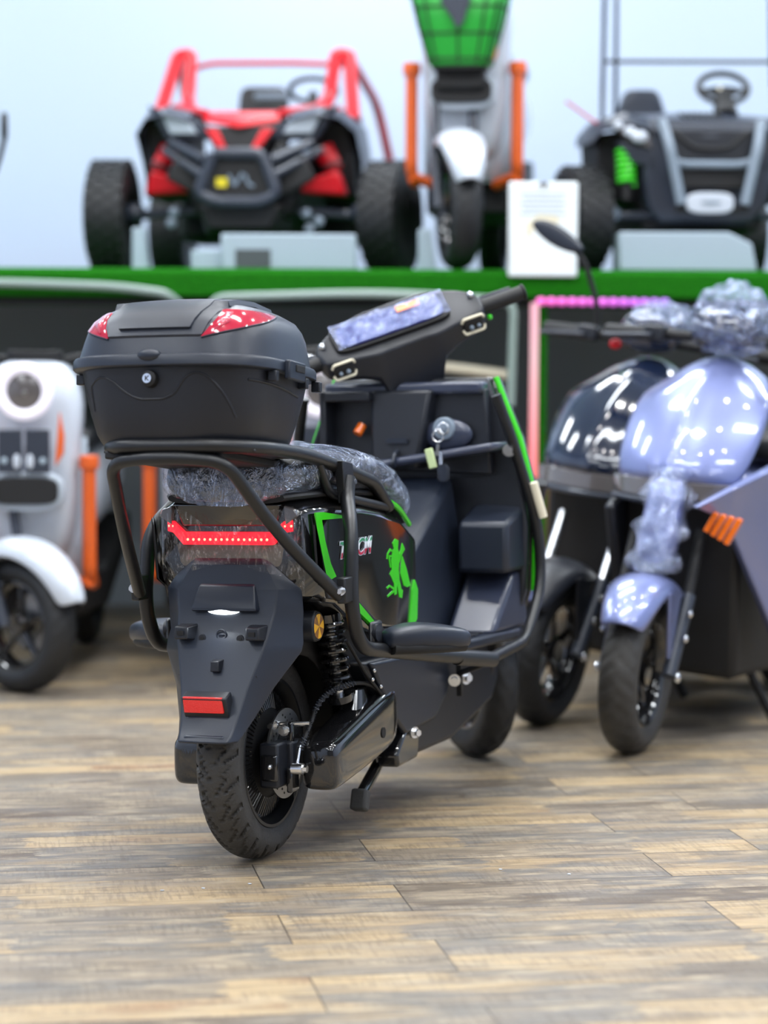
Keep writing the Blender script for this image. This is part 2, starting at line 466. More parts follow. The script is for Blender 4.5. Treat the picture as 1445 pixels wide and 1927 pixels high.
for iy, y in enumerate((-2.6, 0.2, 2.8, 5.2, 7.6, 9.3)):
    for x in (-3.0, 0.0, 3.0):
        ceiling_lamp(x, y, 1.5, 0.35, LAMP_POWER * (1.15 if iy >= 4 else 1), f"long cool white led ceiling panel, {('left', 'middle', 'right')[int(x / 3 + 1)]} one in the {('frontmost', 'second', 'third', 'fourth', 'fifth', 'rearmost')[iy]} row", 'led ceiling panels')
for i, (x, y) in enumerate([(-1.6 + 0.8 * a, 3.9 + 1.25 * b) for b in range(3) for a in range(6)]):
    t = thing('spot_lamp', f"small round ceiling downlight, {('nearest', 'middle', 'rearmost')[i // 6]} row, {('first', 'second', 'third', 'fourth', 'fifth', 'sixth')[i % 6]} from the left", 'lamp', (x, y, 3.94), group='round downlights')
    obj('housing', lathe_y(B(), [(0.07, 0), (0.07, 0.03), (0.05, 0.03), (0.05, 0.0)], n=24), 'whitem', t).rotation_euler = (R(90), 0, 0)
    ld = bpy.data.lights.new('lamp_light', 'AREA'); ld.shape = 'DISK'; ld.size = 0.10; ld.energy = 5; ld.color = (1, 0.98, 0.94)
    lo = bpy.data.objects.new('lamp_light', ld); C.objects.link(lo); lo.parent = t; lo.location = (0, 0, -0.035)

# ------------------------------------------------------------------ shelf
SZ = 1.268
sh = thing('display_platform', 'raised display platform covered in bright green artificial turf under the vehicles', 'platform', (0, 8.55, 0))
top = B(); box(top, (0, .375, SZ - 0.045), (9.6, 2.03, 0.09)); obj('turf_top', top, 'turf', sh, bevel=0.012)
fz = obj('turf_fascia', box(B(), (0, -0.655, SZ - 0.052), (9.6, 0.03, 0.085)), 'turf', sh, bevel=0.01)
for x in (-3.6, -1.9, 0.498, 2.3, 4.0):
    obj('post', box(B(), (x, -0.62, 0.59), (0.05, 0.06, 1.18)), 'turf', sh, bevel=0.008)
obj('under_edge', box(B(), (0, -0.60, SZ - 0.105), (9.6, 0.05, 0.02)), 'dark', sh)

pts = fillet([(-4.6, -.70, 1.222), (-1.2, -.70, 1.216), (-.86, -.70, 1.205), (-.70, -.70, 1.185), (-.66, -.66, 1.15)], [0, .3, .12, .06, 0], 8)
obj('edge_pipe', tube(B(), pts, .0145, 14), 'frame_green', sh)
pts = fillet([(-.58, -.69, 1.10), (-.545, -.70, 1.172), (.0, -.70, 1.190), (.412, -.70, 1.165), (.405, -.70, .83)], [0, .05, .3, .05, 0], 8)
obj('edge_pipe', tube(B(), pts, .0145, 14), 'frame_green', sh)
rail = thing('hand_rail', 'short cream rail bar crossing the grey panel behind the black handlebar', 'rail', (0, 8.05, 0))
obj('bar', tube(B(), [(0.18, 0, 0.955), (0.425, 0.0, 0.925)], 0.018, 12), 'cream', rail)
obj('bracket', tube(B(), [(0.40, 0.0, 0.928), (0.40, 0.12, 0.928)], 0.01, 10), 'steel', rail)

# led strips on the shelf front
def grad_emit(name, stops, axis, a, b, es):
    m = pbr(name, (1, .6, .7), 0.5)
    g = NG(m); bs = m.node_tree.nodes['Principled BSDF']
    tc = g.n('ShaderNodeTexCoord'); sp = g.n('ShaderNodeSeparateXYZ'); g.l(tc.outputs['Object'], sp.inputs[0])
    f = g.m('DIVIDE', g.m('SUBTRACT', sp.outputs[axis], a), b - a)
    c = g.ramp(f, stops); g.l(c, bs.inputs['Emission Color']); g.l(c, bs.inputs['Base Color']); bs.inputs['Emission Strength'].default_value = es
    return m
mv = grad_emit('pink_light_strip', [(0, (0.9, 0.18, 0.19)), (0.35, (0.75, 0.28, 0.30)), (0.7, (0.62, 0.36, 0.38)), (1, (0.65, 0.32, 0.38))], 2, 0.60, 1.15, 0.45)
tag(obj('light_strip', box(B(), (0.478, 7.84, 0.88), (0.026, 0.012, 0.56)), mv), 'vertical pink led light strip on the post under the green platform', 'light strip')
mh = grad_emit('magenta_light_strip', [(0, (0.85, 0.12, 0.48)), (0.6, (0.6, 0.12, 0.62)), (1, (0.4, 0.15, 0.75))], 0, 0.49, 0.90, 0.5)
lb = thing('light_strip', 'horizontal magenta and violet led light strip along the platform edge', 'light strip', (0, 7.855, 0))
obj('backing', box(B(), (0.695, 0.004, 1.165), (0.43, 0.006, 0.03)), 'dark', lb)
for i in range(13):
    obj('led', sph(B(), (0.50 + i * 0.033, 0, 1.165 - 0.00018 * i), 0.0165, (1, 0.5, 0.8), 12), mh, lb)

# ------------------------------------------------------------------ wheel builder
def wheel(parent, Rr, w, rim, mt='tire', grooves=True, steer=None, tread=28, spoke='disc', n=120):
    """axis along local y, centre at (0,0,Rr); returns (tyre, rim)"""
    prof = []
    K = 22
    for k in range(K + 1):
        t = -1 + 2 * k / K
        a = t * PI * 0.62
        y = math.sin(a) * w / 2 / math.sin(PI * .5)
        y = max(-w / 2, min(w / 2, y))
        rr = Rr - (1 - math.cos(a)) * w * 0.42
        prof.append((rr, y))
    prof = [(rim, -w * 0.36)] + prof + [(rim, w * 0.36)]
    bm = B(); lathe_y(bm, prof, (0, 0, 0), n)
    if grooves:
        for v in bm.verts:
            r = math.hypot(v.co.x, v.co.z)
            if r < Rr - w * 0.42: continue
            t = v.co.y / (w / 2); at = abs(t); th = math.atan2(v.co.z, v.co.x)
            sgn = 0.5 if t > 0 else 0.0
            ph = (th * tread / (2 * PI) + at * 1.15 + sgn) % 1.0
            d = 0
            if 0.12 < at < 0.93 and ph < 0.20 + 0.08 * at: d = 0.0045
            if 0.3 < at < 0.75 and 0.55 < ph < 0.66: d = 0.003
            if at < 0.05: d = 0.001
            if d: v.co.x -= v.co.x / r * d; v.co.z -= v.co.z / r * d
    xf(bm, Matrix.Translation((0, 0, Rr)))
    ty = obj('tire', bm, mt, parent, ang=50)
    rb = B()
    lathe_y(rb, [(rim + .003, -w * .36), (rim - .004, -w * .38), (rim - .012, -w * .30), (rim - .016, -w * .1), (rim - .016, w * .1), (rim - .012, w * .30), (rim - .004, w * .38), (rim + .003, w * .36)], (0, 0, Rr), 64)
    ri = obj('rim', rb, 'gloss', parent)
    if spoke == 'spokes':
        sb = B()
        lathe_y(sb, [(0, -.03), (.03, -.03), (.03, .03), (0, .03)], (0, 0, Rr), 24)
        for k in range(5):
            a = 2 * PI * k / 5 + 0.3
            d = Vector((math.cos(a), 0, math.sin(a))); cc = Vector((0, 0, Rr))
            cyl(sb, cc + d * .02, cc + d * (rim - .008), 0.014, 8, 0.010)
        obj('spokes', sb, 'gloss', ri)
    else:
        sb = B(); lathe_y(sb, [(0, -w * .3), (rim * .6, -w * .3), (rim * .82, -w * .16), (rim - .01, -w * .12), (rim - .01, w * .12), (rim * .82, w * .16), (rim * .6, w * .3), (0, w * .3)], (0, 0, Rr), 48)
        obj('hub', sb, 'dark', ri)
    return ty, ri

# ==================================================================  MAIN SCOOTER
YAW, LEAN = R(21.1), R(1.6)
hd = Vector((math.sin(YAW), math.cos(YAW), 0)); lf = Vector((-math.cos(YAW), math.sin(YAW), 0)); uz = Vector((0, 0, 1))
l2 = lf * math.cos(LEAN) - uz * math.sin(LEAN); u2 = uz * math.cos(LEAN) + lf * math.sin(LEAN)
rot = Matrix((hd, l2, u2)).transposed()
S = thing('electric_scooter', 'black electric scooter seen from behind with top box, glowing red tail light and green stickers', 'scooter', (-0.2454, 4.8039, 0.002), rot)
def P(name, bm, mat, **k): return obj(name, bm, mat, S, **k)

# --- rear wheel
WR = 0.21
bm = B()
prof = []
for k in range(29):
    t = -1 + 2 * k / 28; a = t * PI * 0.60
    prof.append((WR - (1 - math.cos(a)) * 0.036, math.sin(a) * 0.045 if abs(a) < PI / 2 else math.copysign(0.045 - (abs(a) - PI / 2) * 0.006, a)))
prof = [(0.146, -0.033), (0.150, -0.040)] + prof + [(0.150, 0.040), (0.146, 0.033)]
lathe_y(bm, prof, (0, 0, 0), 420)
for v in bm.verts:
    r = math.hypot(v.co.x, v.co.z)
    if r < WR - 0.036: continue
    t = v.co.y / 0.045; at = abs(t); th = math.atan2(v.co.z, v.co.x) + (0.5 if t > 0 else 0) * 2 * PI / 22
    ph = (th * 22 / (2 * PI) + at * 1.5 - at * at * .4) % 1.0
    d = 0
    if 0.10 < at < 0.60 and ph < 0.10 + 0.12 * at: d = 0.007
    if 0.45 < at < 0.97 and 0.42 < ph < 0.42 + 0.22 * at: d = 0.008
    if 0.35 < at < 0.75 and 0.78 < ph < 0.86: d = 0.005
    if d: v.co.x -= v.co.x / r * d; v.co.z -= v.co.z / r * d
xf(bm, Matrix.Translation((0, 0, WR)))
P('tire', bm, 'tire_dusty', ang=60, label='dusty rear tyre on the floor')
bm = B(); lathe_y(bm, [(.150, -.036), (.147, -.040), (.141, -.040), (.136, -.030), (.131, -.012), (.131, .012), (.136, .030), (.141, .040), (.147, .040), (.150, .036)], (0, 0, WR), 96)
rim = P('rim', bm, 'tube')
bm = B(); lathe_y(bm, [(0, -.030), (.05, -.032), (.085, -.026), (.118, -.014), (.132, -.010), (.132, .010), (.118, .02), (.06, .03), (0, .03)], (0, 0, WR), 96)
obj('hub_motor', bm, 'dark', rim)
bm = B()
for k in range(72):
    a = 2 * PI * k / 72; d = Vector((math.cos(a), 0, math.sin(a))); c = Vector((0, 0, WR))
    q = d * 0.088 + Vector((0, -.029, 0)) + c; q2 = d * 0.126 + Vector((0, -.018, 0)) + c
    tube(bm, [q, q2], 0.0016, 4)
obj('cooling_fins', bm, 'gloss', rim)
bm = B()
for a in (R(100), R(245), R(10)):
    d = Vector((math.cos(a), 0, math.sin(a))); cyl(bm, Vector((0, -.012, WR)) + d * .135, Vector((0, -.030, WR)) + d * .128, .0035, 8)
obj('valve', bm, 'steel', rim)
bm = B(); lathe_y(bm, [(.052, -.060), (.089, -.060), (.089, -.064), (.052, -.064)], (0, 0, WR), 64, closed=True)
bd = P('brake_disc', bm, 'disc')
bm = B()
for k in range(40):
    a = 2 * PI * k / 40
    rr = (.064, .071, .078)[k % 3]
    c = Vector((rr * math.cos(a), 0, WR + rr * math.sin(a)))
    cyl(bm, c + Vector((0, -.0632, 0)), c + Vector((0, -.0648, 0)), .0024, 8)
obj('disc_holes', bm, 'dark', bd)
bm = B(); cyl(bm, (0, -.03, WR), (0, -.10, WR), .030, 24); cyl(bm, (0, -.03, WR), (0, -.062, WR), .046, 24)
P('axle_hub', bm, 'dark')
# caliper
bm = B(); box(bm, (-0.060, -.066, .198), (.060, .040, .088)); box(bm, (-0.020, -.082, .205), (.05, .03, .07))
cal = P('brake_caliper', bm, 'satin', bevel=.005)
obj('caliper_cover', box(B(), (-0.088, -.068, .194), (.012, .034, .052)), 'gloss', cal, bevel=.004)
bm = B(); box(bm, (-0.04, -.095, .166), (.04, .012, .05)); obj('caliper_fin', bm, 'gloss', cal, bevel=.004)
obj('caliper_arm', box(B(), (-0.03, -.088, .252), (.014, .012, .05)), 'gloss', cal, bevel=.004)
bm = B(); sph(bm, (-.096, -.070, .197), .0055); bolt(bm, (-.045, -.082, .262), .008, (-1, 0, 0), .012); bolt(bm, (-.045, -.060, .272), .007, (-1, 0, 0), .016)
cyl(bm, (-.03, -.05, .272), (-.01, -.12, .272), .005, 10)
obj('caliper_bolt', bm, 'steel', cal)
# axle nut + brake rod
bm = B(); cyl(bm, (-.075, -.110, .193), (-.075, -.132, .193), .011, 20); cyl(bm, (-.075, -.132, .193), (-.075, -.141, .193), .0075, 6)
cyl(bm, (-.075, -.118, .193), (-.052, -.118, .235), .0042, 10, .0022); P('brake_lever_pin', bm, 'steel')
# hose with spring guard
hp = fillet([(-.055, -.118, .228), (.0, -.115, .262), (.06, -.115, .315), (.13, -.15, .335), (.21, -.165, .325), (.30, -.165, .275), (.37, -.165, .235)], .04, 6)
hose = P('brake_hose', tube(B(), hp, .0042, 10), 'dark')
bm = B(); hv = [Vector(p) for p in hp]; seg = []
for i in range(len(hv) - 1):
    for k in range(5): seg.append(hv[i].lerp(hv[i + 1], k / 5))
dacc = 0
pts = []
for i in range(1, int(len(seg) * .55)):
    t = (seg[i] - seg[i - 1])
    if t.length < 1e-6: continue
    L = t.length; t.normalize(); st = max(1, int(L / .0012))
    a1 = t.cross(Vector((0, 1, 0))).normalized(); b1 = t.cross(a1)
    for j in range(st):
        dacc += L / st; an = dacc / .0045 * 2 * PI
        pts.append(seg[i - 1].lerp(seg[i], j / st) + (a1 * math.cos(an) + b1 * math.sin(an)) * .0058)
obj('hose_spring', tube(bm, pts, .0012, 5), 'satin2', hose)
P('cable', tube(B(), fillet([(.12, -.15, .42), (.18, -.17, .34), (.25, -.17, .30), (.33, -.165, .24), (.42, -.165, .19)], .05), .0035, 8), 'dark')

# --- swingarm covers (both sides)
def swing_cover(s):
    y = -.140 * s
    secs = []
    for x, hw, hh, zc in ((-.020, .024, .034, .186), (-.015, .034, .044, .187), (-.006, .039, .049, .188), (.03, .041, .051, .194), (.10, .042, .055, .207),
                          (.18, .043, .060, .222), (.26, .044, .064, .238), (.31, .042, .062, .247), (.335, .034, .054, .253), (.345, .022, .038, .256)):
        secs.append(sring(x, y, hw, zc, hh, 4.5, 28))
    c = P('swingarm_cover', loft(B(), secs), 'gloss', sub=1)
    b2 = B(); secs = [sring(z, .195, .040 - (z - .27) * .3, y * 0.96, .026 - (z - .27) * .1, 4, 20, 'z') for z in (.24, .275, .305, .318)]
    loft(b2, secs)
    obj('shock_mount', b2, 'gloss', c, bevel=.003)
    obj('cover_hole', cyl(B(), (.225, y - .040 * s, .222), (.225, y - .0450 * s, .222), .011, 24), 'dark', c)
    return c
swing_cover(1); swing_cover(-1)
for s in (1, -1):
    P('swingarm', tube(B(), [(-.01, -.105 * s, .205), (.12, -.108 * s, .225), (.38, -.10 * s, .26)], .020, 12), 'dark')
    # shock
    y = -.118 * s
    top_, bot = Vector((.105, y, .475)), Vector((.150, y, .300))
    sh_ = P('shock_absorber', cyl(B(), bot, top_, .012, 16), 'steel')
    d = top_ - bot; pts = []
    for k in range(8 * 16 + 1):
        t = k / (8 * 16); a = 2 * PI * k / 16
        pts.append(bot.lerp(top_, .08 + .86 * t) + Vector((math.cos(a), math.sin(a), 0)) * .026)
    obj('coil_spring', tube(B(), pts, .0052, 8), 'gloss', sh_)
    bm = B(); cyl(bm, bot - d * .02, bot + d * .06, .028, 20); cyl(bm, top_ - d * .06, top_ + d * .04, .028, 20)
    obj('spring_seat', bm, 'gloss', sh_)

# --- inner mudguard
bm = B(); secs = []
for k in range(15):
    a = R(-15 + 150 * k / 14); rr = .243; ca, sa = math.cos(a), math.sin(a)
    secs.append([(rr * .80 * ca, -.088, WR + rr * .80 * sa), (rr * ca, -.080, WR + rr * sa), (rr * 1.03 * ca, 0, WR + rr * 1.03 * sa), (rr * ca, .080, WR + rr * sa), (rr * .80 * ca, .088, WR + rr * .80 * sa)])
P('inner_mudguard', loft(bm, secs, closed=False), 'dark', solid=.004)
bm = B(); quadbox(bm, [(.26, -.12, .20), (.26, .12, .20), (.48, .12, .17), (.48, -.12, .17), (.10, -.13, .47), (.10, .13, .47), (.48, .14, .47), (.48, -.14, .47)])
P('underbody_filler', bm, 'dark', bevel=.01)  # added dark block, closes the view through the black underbody

# --- tail and side body (gloss)
def bring(x, zt, hwt, zs, hws, zm, zb, hwb):
    # closed ring: top centre -> right ... -> bottom -> left
    r = [(0, zt + .004), (hwt * .6, zt + .002), (hwt, zt - .004), (hws, zs), (hws, zm), (hwb, zb + .01), (hwb * .8, zb)]
    pts = [(x, -y, z) for y, z in r] + [(x, y, z) for y, z in reversed(r[1:])]
    return pts
bm = B()
secs = [bring(-.098, .712, .118, .690, .148, .60, .498, .085),
        bring(-.075, .718, .124, .694, .160, .57, .500, .10),
        bring(-.02, .722, .128, .693, .168, .54, .505, .13),
        bring(.06, .722, .13, .688, .170, .52, .490, .15),
        bring(.16, .716, .13, .680, .170, .48, .440, .155),
        bring(.27, .704, .128, .666, .170, .44, .405, .160),
        bring(.38, .688, .122, .645, .170, .42, .395, .160),
        bring(.475, .662, .115, .600, .168, .42, .395, .158),
        bring(.502, .62, .10, .56, .152, .44, .41, .14)]
body = P('tail_body', loft(bm, secs), 'gloss', bevel=.006, ang=25)
# dark matte lower border strip of side panel
for s in (1, -1):
    y0 = -.174 * s
    pl = [(-.137, .668), (-.03, .520), (.10, .500), (.27, .415), (.45, .405), (.46, .42), (.27, .43), (.11, .513), (-.02, .535), (-.07, .56)]
    bm = B(); prism(bm, [(x if x > -.09 else -.085, z) for x, z in pl], y0 + .006 * s, y0)
    P('side_trim', bm, 'satin', bevel=.002)
G1 = [(-.075, 0.690), (-0.04, 0.689), (0.058, 0.677), (0.057, 0.671), (-0.045, 0.674), (-0.030, 0.632), (-0.005, 0.587), (0.022, 0.559), (-0.006, 0.555), (-0.045, 0.557), (-0.052, 0.562), (-0.066, 0.61)]
G2 = [(0.086, 0.519), (0.102, 0.512), (0.248, 0.43), (0.224, 0.433), (0.084, 0.498)]
G3 = [(0.46, 0.515), (0.478, 0.493), (0.47, 0.431), (0.454, 0.421), (0.425, 0.424), (0.446, 0.495)]
BE = [[(0.349, 0.61), (0.367, 0.605), (0.363, 0.589), (0.372, 0.573), (0.365, 0.544), (0.369, 0.525), (0.352, 0.508), (0.351, 0.494), (0.338, 0.493), (0.337, 0.517), (0.323, 0.531), (0.313, 0.539), (0.326, 0.547), (0.323, 0.566), (0.332, 0.584), (0.34, 0.59), (0.333, 0.602)],
      [(0.337, 0.585), (0.319, 0.592), (0.301, 0.582), (0.298, 0.572), (0.303, 0.571), (0.307, 0.581), (0.321, 0.587), (0.334, 0.582)],
      [(0.328, 0.577), (0.311, 0.579), (0.31, 0.569), (0.316, 0.552), (0.322, 0.552), (0.316, 0.568), (0.318, 0.575), (0.328, 0.573)],
      [(0.336, 0.509), (0.311, 0.517), (0.293, 0.513), (0.297, 0.509), (0.311, 0.513), (0.334, 0.504)],
      [(0.334, 0.505), (0.297, 0.496), (0.299, 0.492), (0.338, 0.5)],
      [(0.388, 0.572), (0.412, 0.542), (0.433, 0.505), (0.414, 0.503), (0.394, 0.508), (0.375, 0.534), (0.382, 0.561)],
      [(0.39, 0.598), (0.404, 0.584), (0.383, 0.572), (0.371, 0.558), (0.367, 0.574), (0.381, 0.585)],
      [(0.366, 0.529), (0.379, 0.502), (0.388, 0.499), (0.382, 0.483), (0.366, 0.486), (0.357, 0.508)]]
for s in (1, -1):
    ya, yb = -.1675 * s, -.1712 * s
    for pl in ([(x if s > 0 else max(x, -.02), z) for x, z in G1], G2, G3):
        P('green_sticker', prism(B(), pl, ya, yb if pl is not G2 else -.1755 * s), 'green', smooth=False)
    bm = B()
    for pl in BE: prism(bm, pl, ya, yb)
    P('beast_sticker', bm, 'green', smooth=False, label='green clawed beast sticker')
    t1 = text_bm('TARCM', .046, .0012, .30, .0004); xf(t1, Matrix.Diagonal((1.12, 1, 1, 1)))
    t0 = text_bm('TARCM', .046, .0006, .30, .0022); xf(t0, Matrix.Diagonal((1.12, 1, 1, 1)))
    m4 = Matrix(((s, 0, 0, .033 if s == 1 else .255), (0, 0, -s, -.1715 * s), (0, 1, 0, .5925), (0, 0, 0, 1)))
    m4[0][0] = s; m4[1][2] = 1 if s == 1 else -1
    t2 = t1.copy()
    xf(t1, m4); lt_ = P('lettering', t1, 'tricol', smooth=False, label='slanted green white and red letters')
    xf(t0, m4); obj('letter_outline', t0, 'white', lt_, smooth=False)
    t2.free()
# tail recess panel, led lamp
bm = B(); quadbox(bm, [(-.100, -.100, .665), (-.100, .100, .665), (-.085, .100, .665), (-.085, -.100, .665), (-.114, -.112, .708), (-.114, .112, .708), (-.085, .112, .708), (-.085, -.112, .708)])
P('tail_panel', bm, 'gloss', bevel=.003)
for s in (1, -1):
    bm = B(); prism(bm, [(s * .118, .705), (s * .121, .668), (s * .146, .685), (s * .140, .698)], -.108, -.088, 'x'); P('tail_corner_lens', bm, 'glass_dark', bevel=.002)
cl = [(-.086, .149, .668), (-.102, .118, .664), (-.108, .094, .642), (-.108, -.094, .642), (-.102, -.118, .664), (-.084, -.152, .668)]
bm = B(); hh = (.010, .011, .012, .012, .011, .009)
secs = []
for (x, y, z), h in zip(cl, hh): secs.append([(x - .004, y, z - h), (x - .004, y, z + h), (x + .012, y, z + h), (x + .012, y, z - h)])
tl = P('tail_light', loft(bm, secs), 'led', smooth=False)
bm = B()
for k in range(15):
    y = .084 - k * .012; sph(bm, (-.1125, y, .640), .0028, seg=8)
for s in (1, -1):
    for q in (.2, .55, .9): sph(bm, (-.107 + .018 * q * .8, s * (.112 + .032 * q), .6655), .0028, seg=8)
obj('led_point', bm, 'led_dot', tl)
bm = B(); secs = []
for y, x in ((.150, -.080), (.11, -.100), (0, -.1035), (-.11, -.100), (-.150, -.080)):
    hwz = .63; secs.append([(x, y, hwz), (x, y * .94, .595), (x + .01, y * .86, .56), (x + .012, y * .86, .56), (x + .012, y, hwz)])
P('tail_lower_lens', loft(bm, secs), 'glass_dark', ang=30)
# film over the tail light
bm = B(); secs = []
NX, NZ = 60, 34
for i in range(NX + 1):
    y = -.160 + .320 * i / NX; col_ = []
    for j in range(NZ + 1):
        z = .672 - (.078 + .075 * abs(y / .16) ** 1.6) * j / NZ + .010 * abs(y / .16)
        x = -.118 + .9 * (abs(y) ** 3) * 6 + max(0, .60 - z) * .22
        x += noise.noise(Vector((y * 28, z * 40, 1))) * .006 + abs(noise.noise(Vector((y * 60, z * 30 + y * 50, 4)))) * -.004
        zz = z - (.020 * math.cos(y * 30) if j < 3 else 0)
        col_.append((x, y * (1 - max(0, .62 - z) * .9), zz))
    secs.append(col_)
P('tail_wrap', loft(bm, secs, closed=False), 'wrap_tail', ang=80, label='crumpled clear protective film')

# --- mudguard / number plate holder
def plrow(z, xf_, wf, xo, wo): return [(xo, wo, z), (xf_, wf, z), (xf_ - .002, wf * .5, z), (xf_ - .003, 0, z), (xf_ - .002, -wf * .5, z), (xf_, -wf, z), (xo, -wo, z)]
rows = [plrow(.603, -.098, .070, -.094, .078), plrow(.590, -.106, .076, -.098, .090), plrow(.565, -.110, .092, -.098, .120), plrow(.543, -.114, .104, -.084, .142), plrow(.50, -.122, .100, -.078, .142), plrow(.462, -.140, .094, -.078, .140),
        plrow(.440, -.150, .090, -.086, .144), plrow(.424, -.156, .086, -.094, .143), plrow(.36, -.186, .068, -.135, .103), plrow(.30, -.214, .056, -.180, .076), plrow(.275, -.232, .052, -.205, .066), plrow(.264, -.246, .050, -.222, .062)]
mg = P('rear_mudguard', loft(B(), rows, closed=False), 'satin2', solid=.006, bevel=.003, ang=22)
# license light hood
bm = B(); secs = []
for z, x, hw in ((.560, -.108, .052), (.552, -.122, .058), (.525, -.134, .064), (.508, -.140, .068), (.503, -.139, .067)):
    secs.append([(x, hw, z), (x, -hw, z), (-.105, -hw - .006, z), (-.105, hw + .006, z)])
hood = obj('lamp_hood', loft(bm, secs), 'satin2', mg, bevel=.004)
bm = B(); sph(bm, (-.126, .004, .503), .034, (.45, 1, .22), 20); obj('plate_light', bm, 'led_white', mg)
ld = bpy.data.lights.new('plate_lamp', 'AREA'); ld.shape = 'DISK'; ld.size = .03; ld.energy = 0.12; ld.color = (.9, .97, 1)
lo = bpy.data.objects.new('plate_lamp', ld); C.objects.link(lo); lo.parent = mg; lo.location = (-.170, .004, .497); lo.rotation_euler = (0, R(50), 0)
for s in (1, -1):
    bm = quadbox(B(), [(-.175, s * .075 - .014, .452), (-.175, s * .075 + .014, .452), (-.120, s * .072 + .022, .445), (-.120, s * .072 - .022, .445),
                 (-.172, s * .075 - .014, .476), (-.172, s * .075 + .014, .476), (-.115, s * .072 + .022, .480), (-.115, s * .072 - .022, .480)])
    obj('plate_bracket', bm, 'satin', mg, bevel=.003)
bm = B()
for s in (1, -1): box(bm, (-.1755, s * .075, .464), (.003, .013, .008))
obj('bracket_slot', bm, 'dark', mg)
bm = B()
for s in (1, -1): cyl(bm, (-.145, s * .040, .452), (-.1515, s * .040, .452), .0075, 20)
obj('screw_boss', bm, 'satin', mg)
bm = B()
for s in (1, -1): cyl(bm, (-.150, s * .040, .452), (-.1525, s * .040, .452), .0035, 16)
obj('screw_hole', bm, 'dark', mg)
bm = B(); torus(bm, (-.149, 0, .459), .010, .0016, 'x', 32, 8); box(bm, (-.149, 0, .459), (.003, .012, .002)); box(bm, (-.149, 0.001, .456), (.003, .008, .002))
obj('round_emblem', bm, 'satin2', mg)
bm = B(); quadbox(bm, [(-.188, -.010, .392), (-.188, .008, .392), (-.160, .010, .392), (-.160, -.014, .392), (-.186, -.009, .412), (-.186, .008, .412), (-.155, .010, .416), (-.155, -.014, .416)])
obj('plate_hook', bm, 'satin', mg, bevel=.002)
bm = B(); box(bm, (-.209, .004, .333), (.030, .094, .042), Matrix.Rotation(R(-22), 3, 'Y'))
rf_ = obj('reflector_frame', bm, 'satin', mg, bevel=.003)
bm = B(); box(bm, (-.2245, .006, .3335), (.006, .082, .031), Matrix.Rotation(R(-10), 3, 'Y'))
obj('reflector', bm, 'red_ref', mg, bevel=.001, label='rectangular red reflector')
bm = B(); box(bm, (-.236, 0, .271), (.012, .085, .012)); obj('lower_lip', bm, 'satin2', mg, bevel=.004)
# amber reflectors
for s in (1, -1):
    h = bpy.data.objects.new('x', None)
    bpy.data.objects.remove(h)
    bm = B(); c = Vector((-.012, -.132 * s, .464))
    cyl(bm, c + Vector((-.006, .026 * s, 0)), c + Vector((0, -.010 * s, 0)), .030, 32, .031); 
    a = P('side_reflector', bm, 'satin', bevel=.004)
    l_ = obj('lens', cyl(B(), (0, 0, 0), (0, -.004 * s, 0), .0245, 40), 'amber', a, bevel=.001, label='amber lens')
    l_.location = (-.012, -.1425 * s, .464)
    obj('lens_rim', torus(B(), (-.012, -.1425 * s, .464), .0262, .0028, 'y', 40, 8), 'dark', a)

# --- seat
prof_seat = [(-.125, .738, .030, .085), (-.115, .752, .036, .125), (-.08, .762, .044, .145), (-.02, .766, .048, .152), (.08, .764, .048, .154), (.18, .758, .047, .152), (.28, .750, .045, .150),
             (.36, .736, .043, .148), (.43, .716, .042, .145), (.49, .690, .040, .140), (.53, .668, .036, .130), (.55, .652, .026, .10)]
def seatrings(e=0.0, n=40):
    return [sring(x, 0, hw + e, zc + e * .5, hh + e, 3.0, n) for x, zc, hh, hw in prof_seat]
P('seat', loft(B(), seatrings()), 'vinyl', sub=1)
bm = loft(B(), [sring(x - (.006 if i == 0 else 0) + (.006 if i == len(prof_seat) - 1 else 0), 0, hw + .005, zc + .003, hh + .005, 3.0, 96) for i, (x, zc, hh, hw) in enumerate(prof_seat)])
bmesh.ops.subdivide_edges(bm, edges=[e for e in bm.edges if abs(e.verts[0].co.x - e.verts[1].co.x) > .004], cuts=6, use_grid_fill=False)
bm.normal_update()
for v in bm.verts:
    c = v.co
    v.co += v.normal * (abs(noise.noise(Vector((c.x * 22 + c.y * 30, c.y * 18, c.z * 30)))) * .007 + noise.noise(Vector((c.x * 8, c.y * 9, c.z * 12))) * .005)
P('seat_wrap', bm, 'wrap', ang=80, label='crumpled clear plastic over the seat')
bm = B(); secs = [sring(x, 0, hw - .002, zc - hh + .004, .012, 3, 28) for x, zc, hh, hw in prof_seat[1:-1]]
P('seat_base', loft(bm, secs), 'dark')
for s in (1, -1):
    P('front_green_trim', tube(B(), fillet([(.36, -s * .150, .690), (.43, -s * .150, .668), (.50, -s * .145, .630)], .03), .006, 8), 'green')

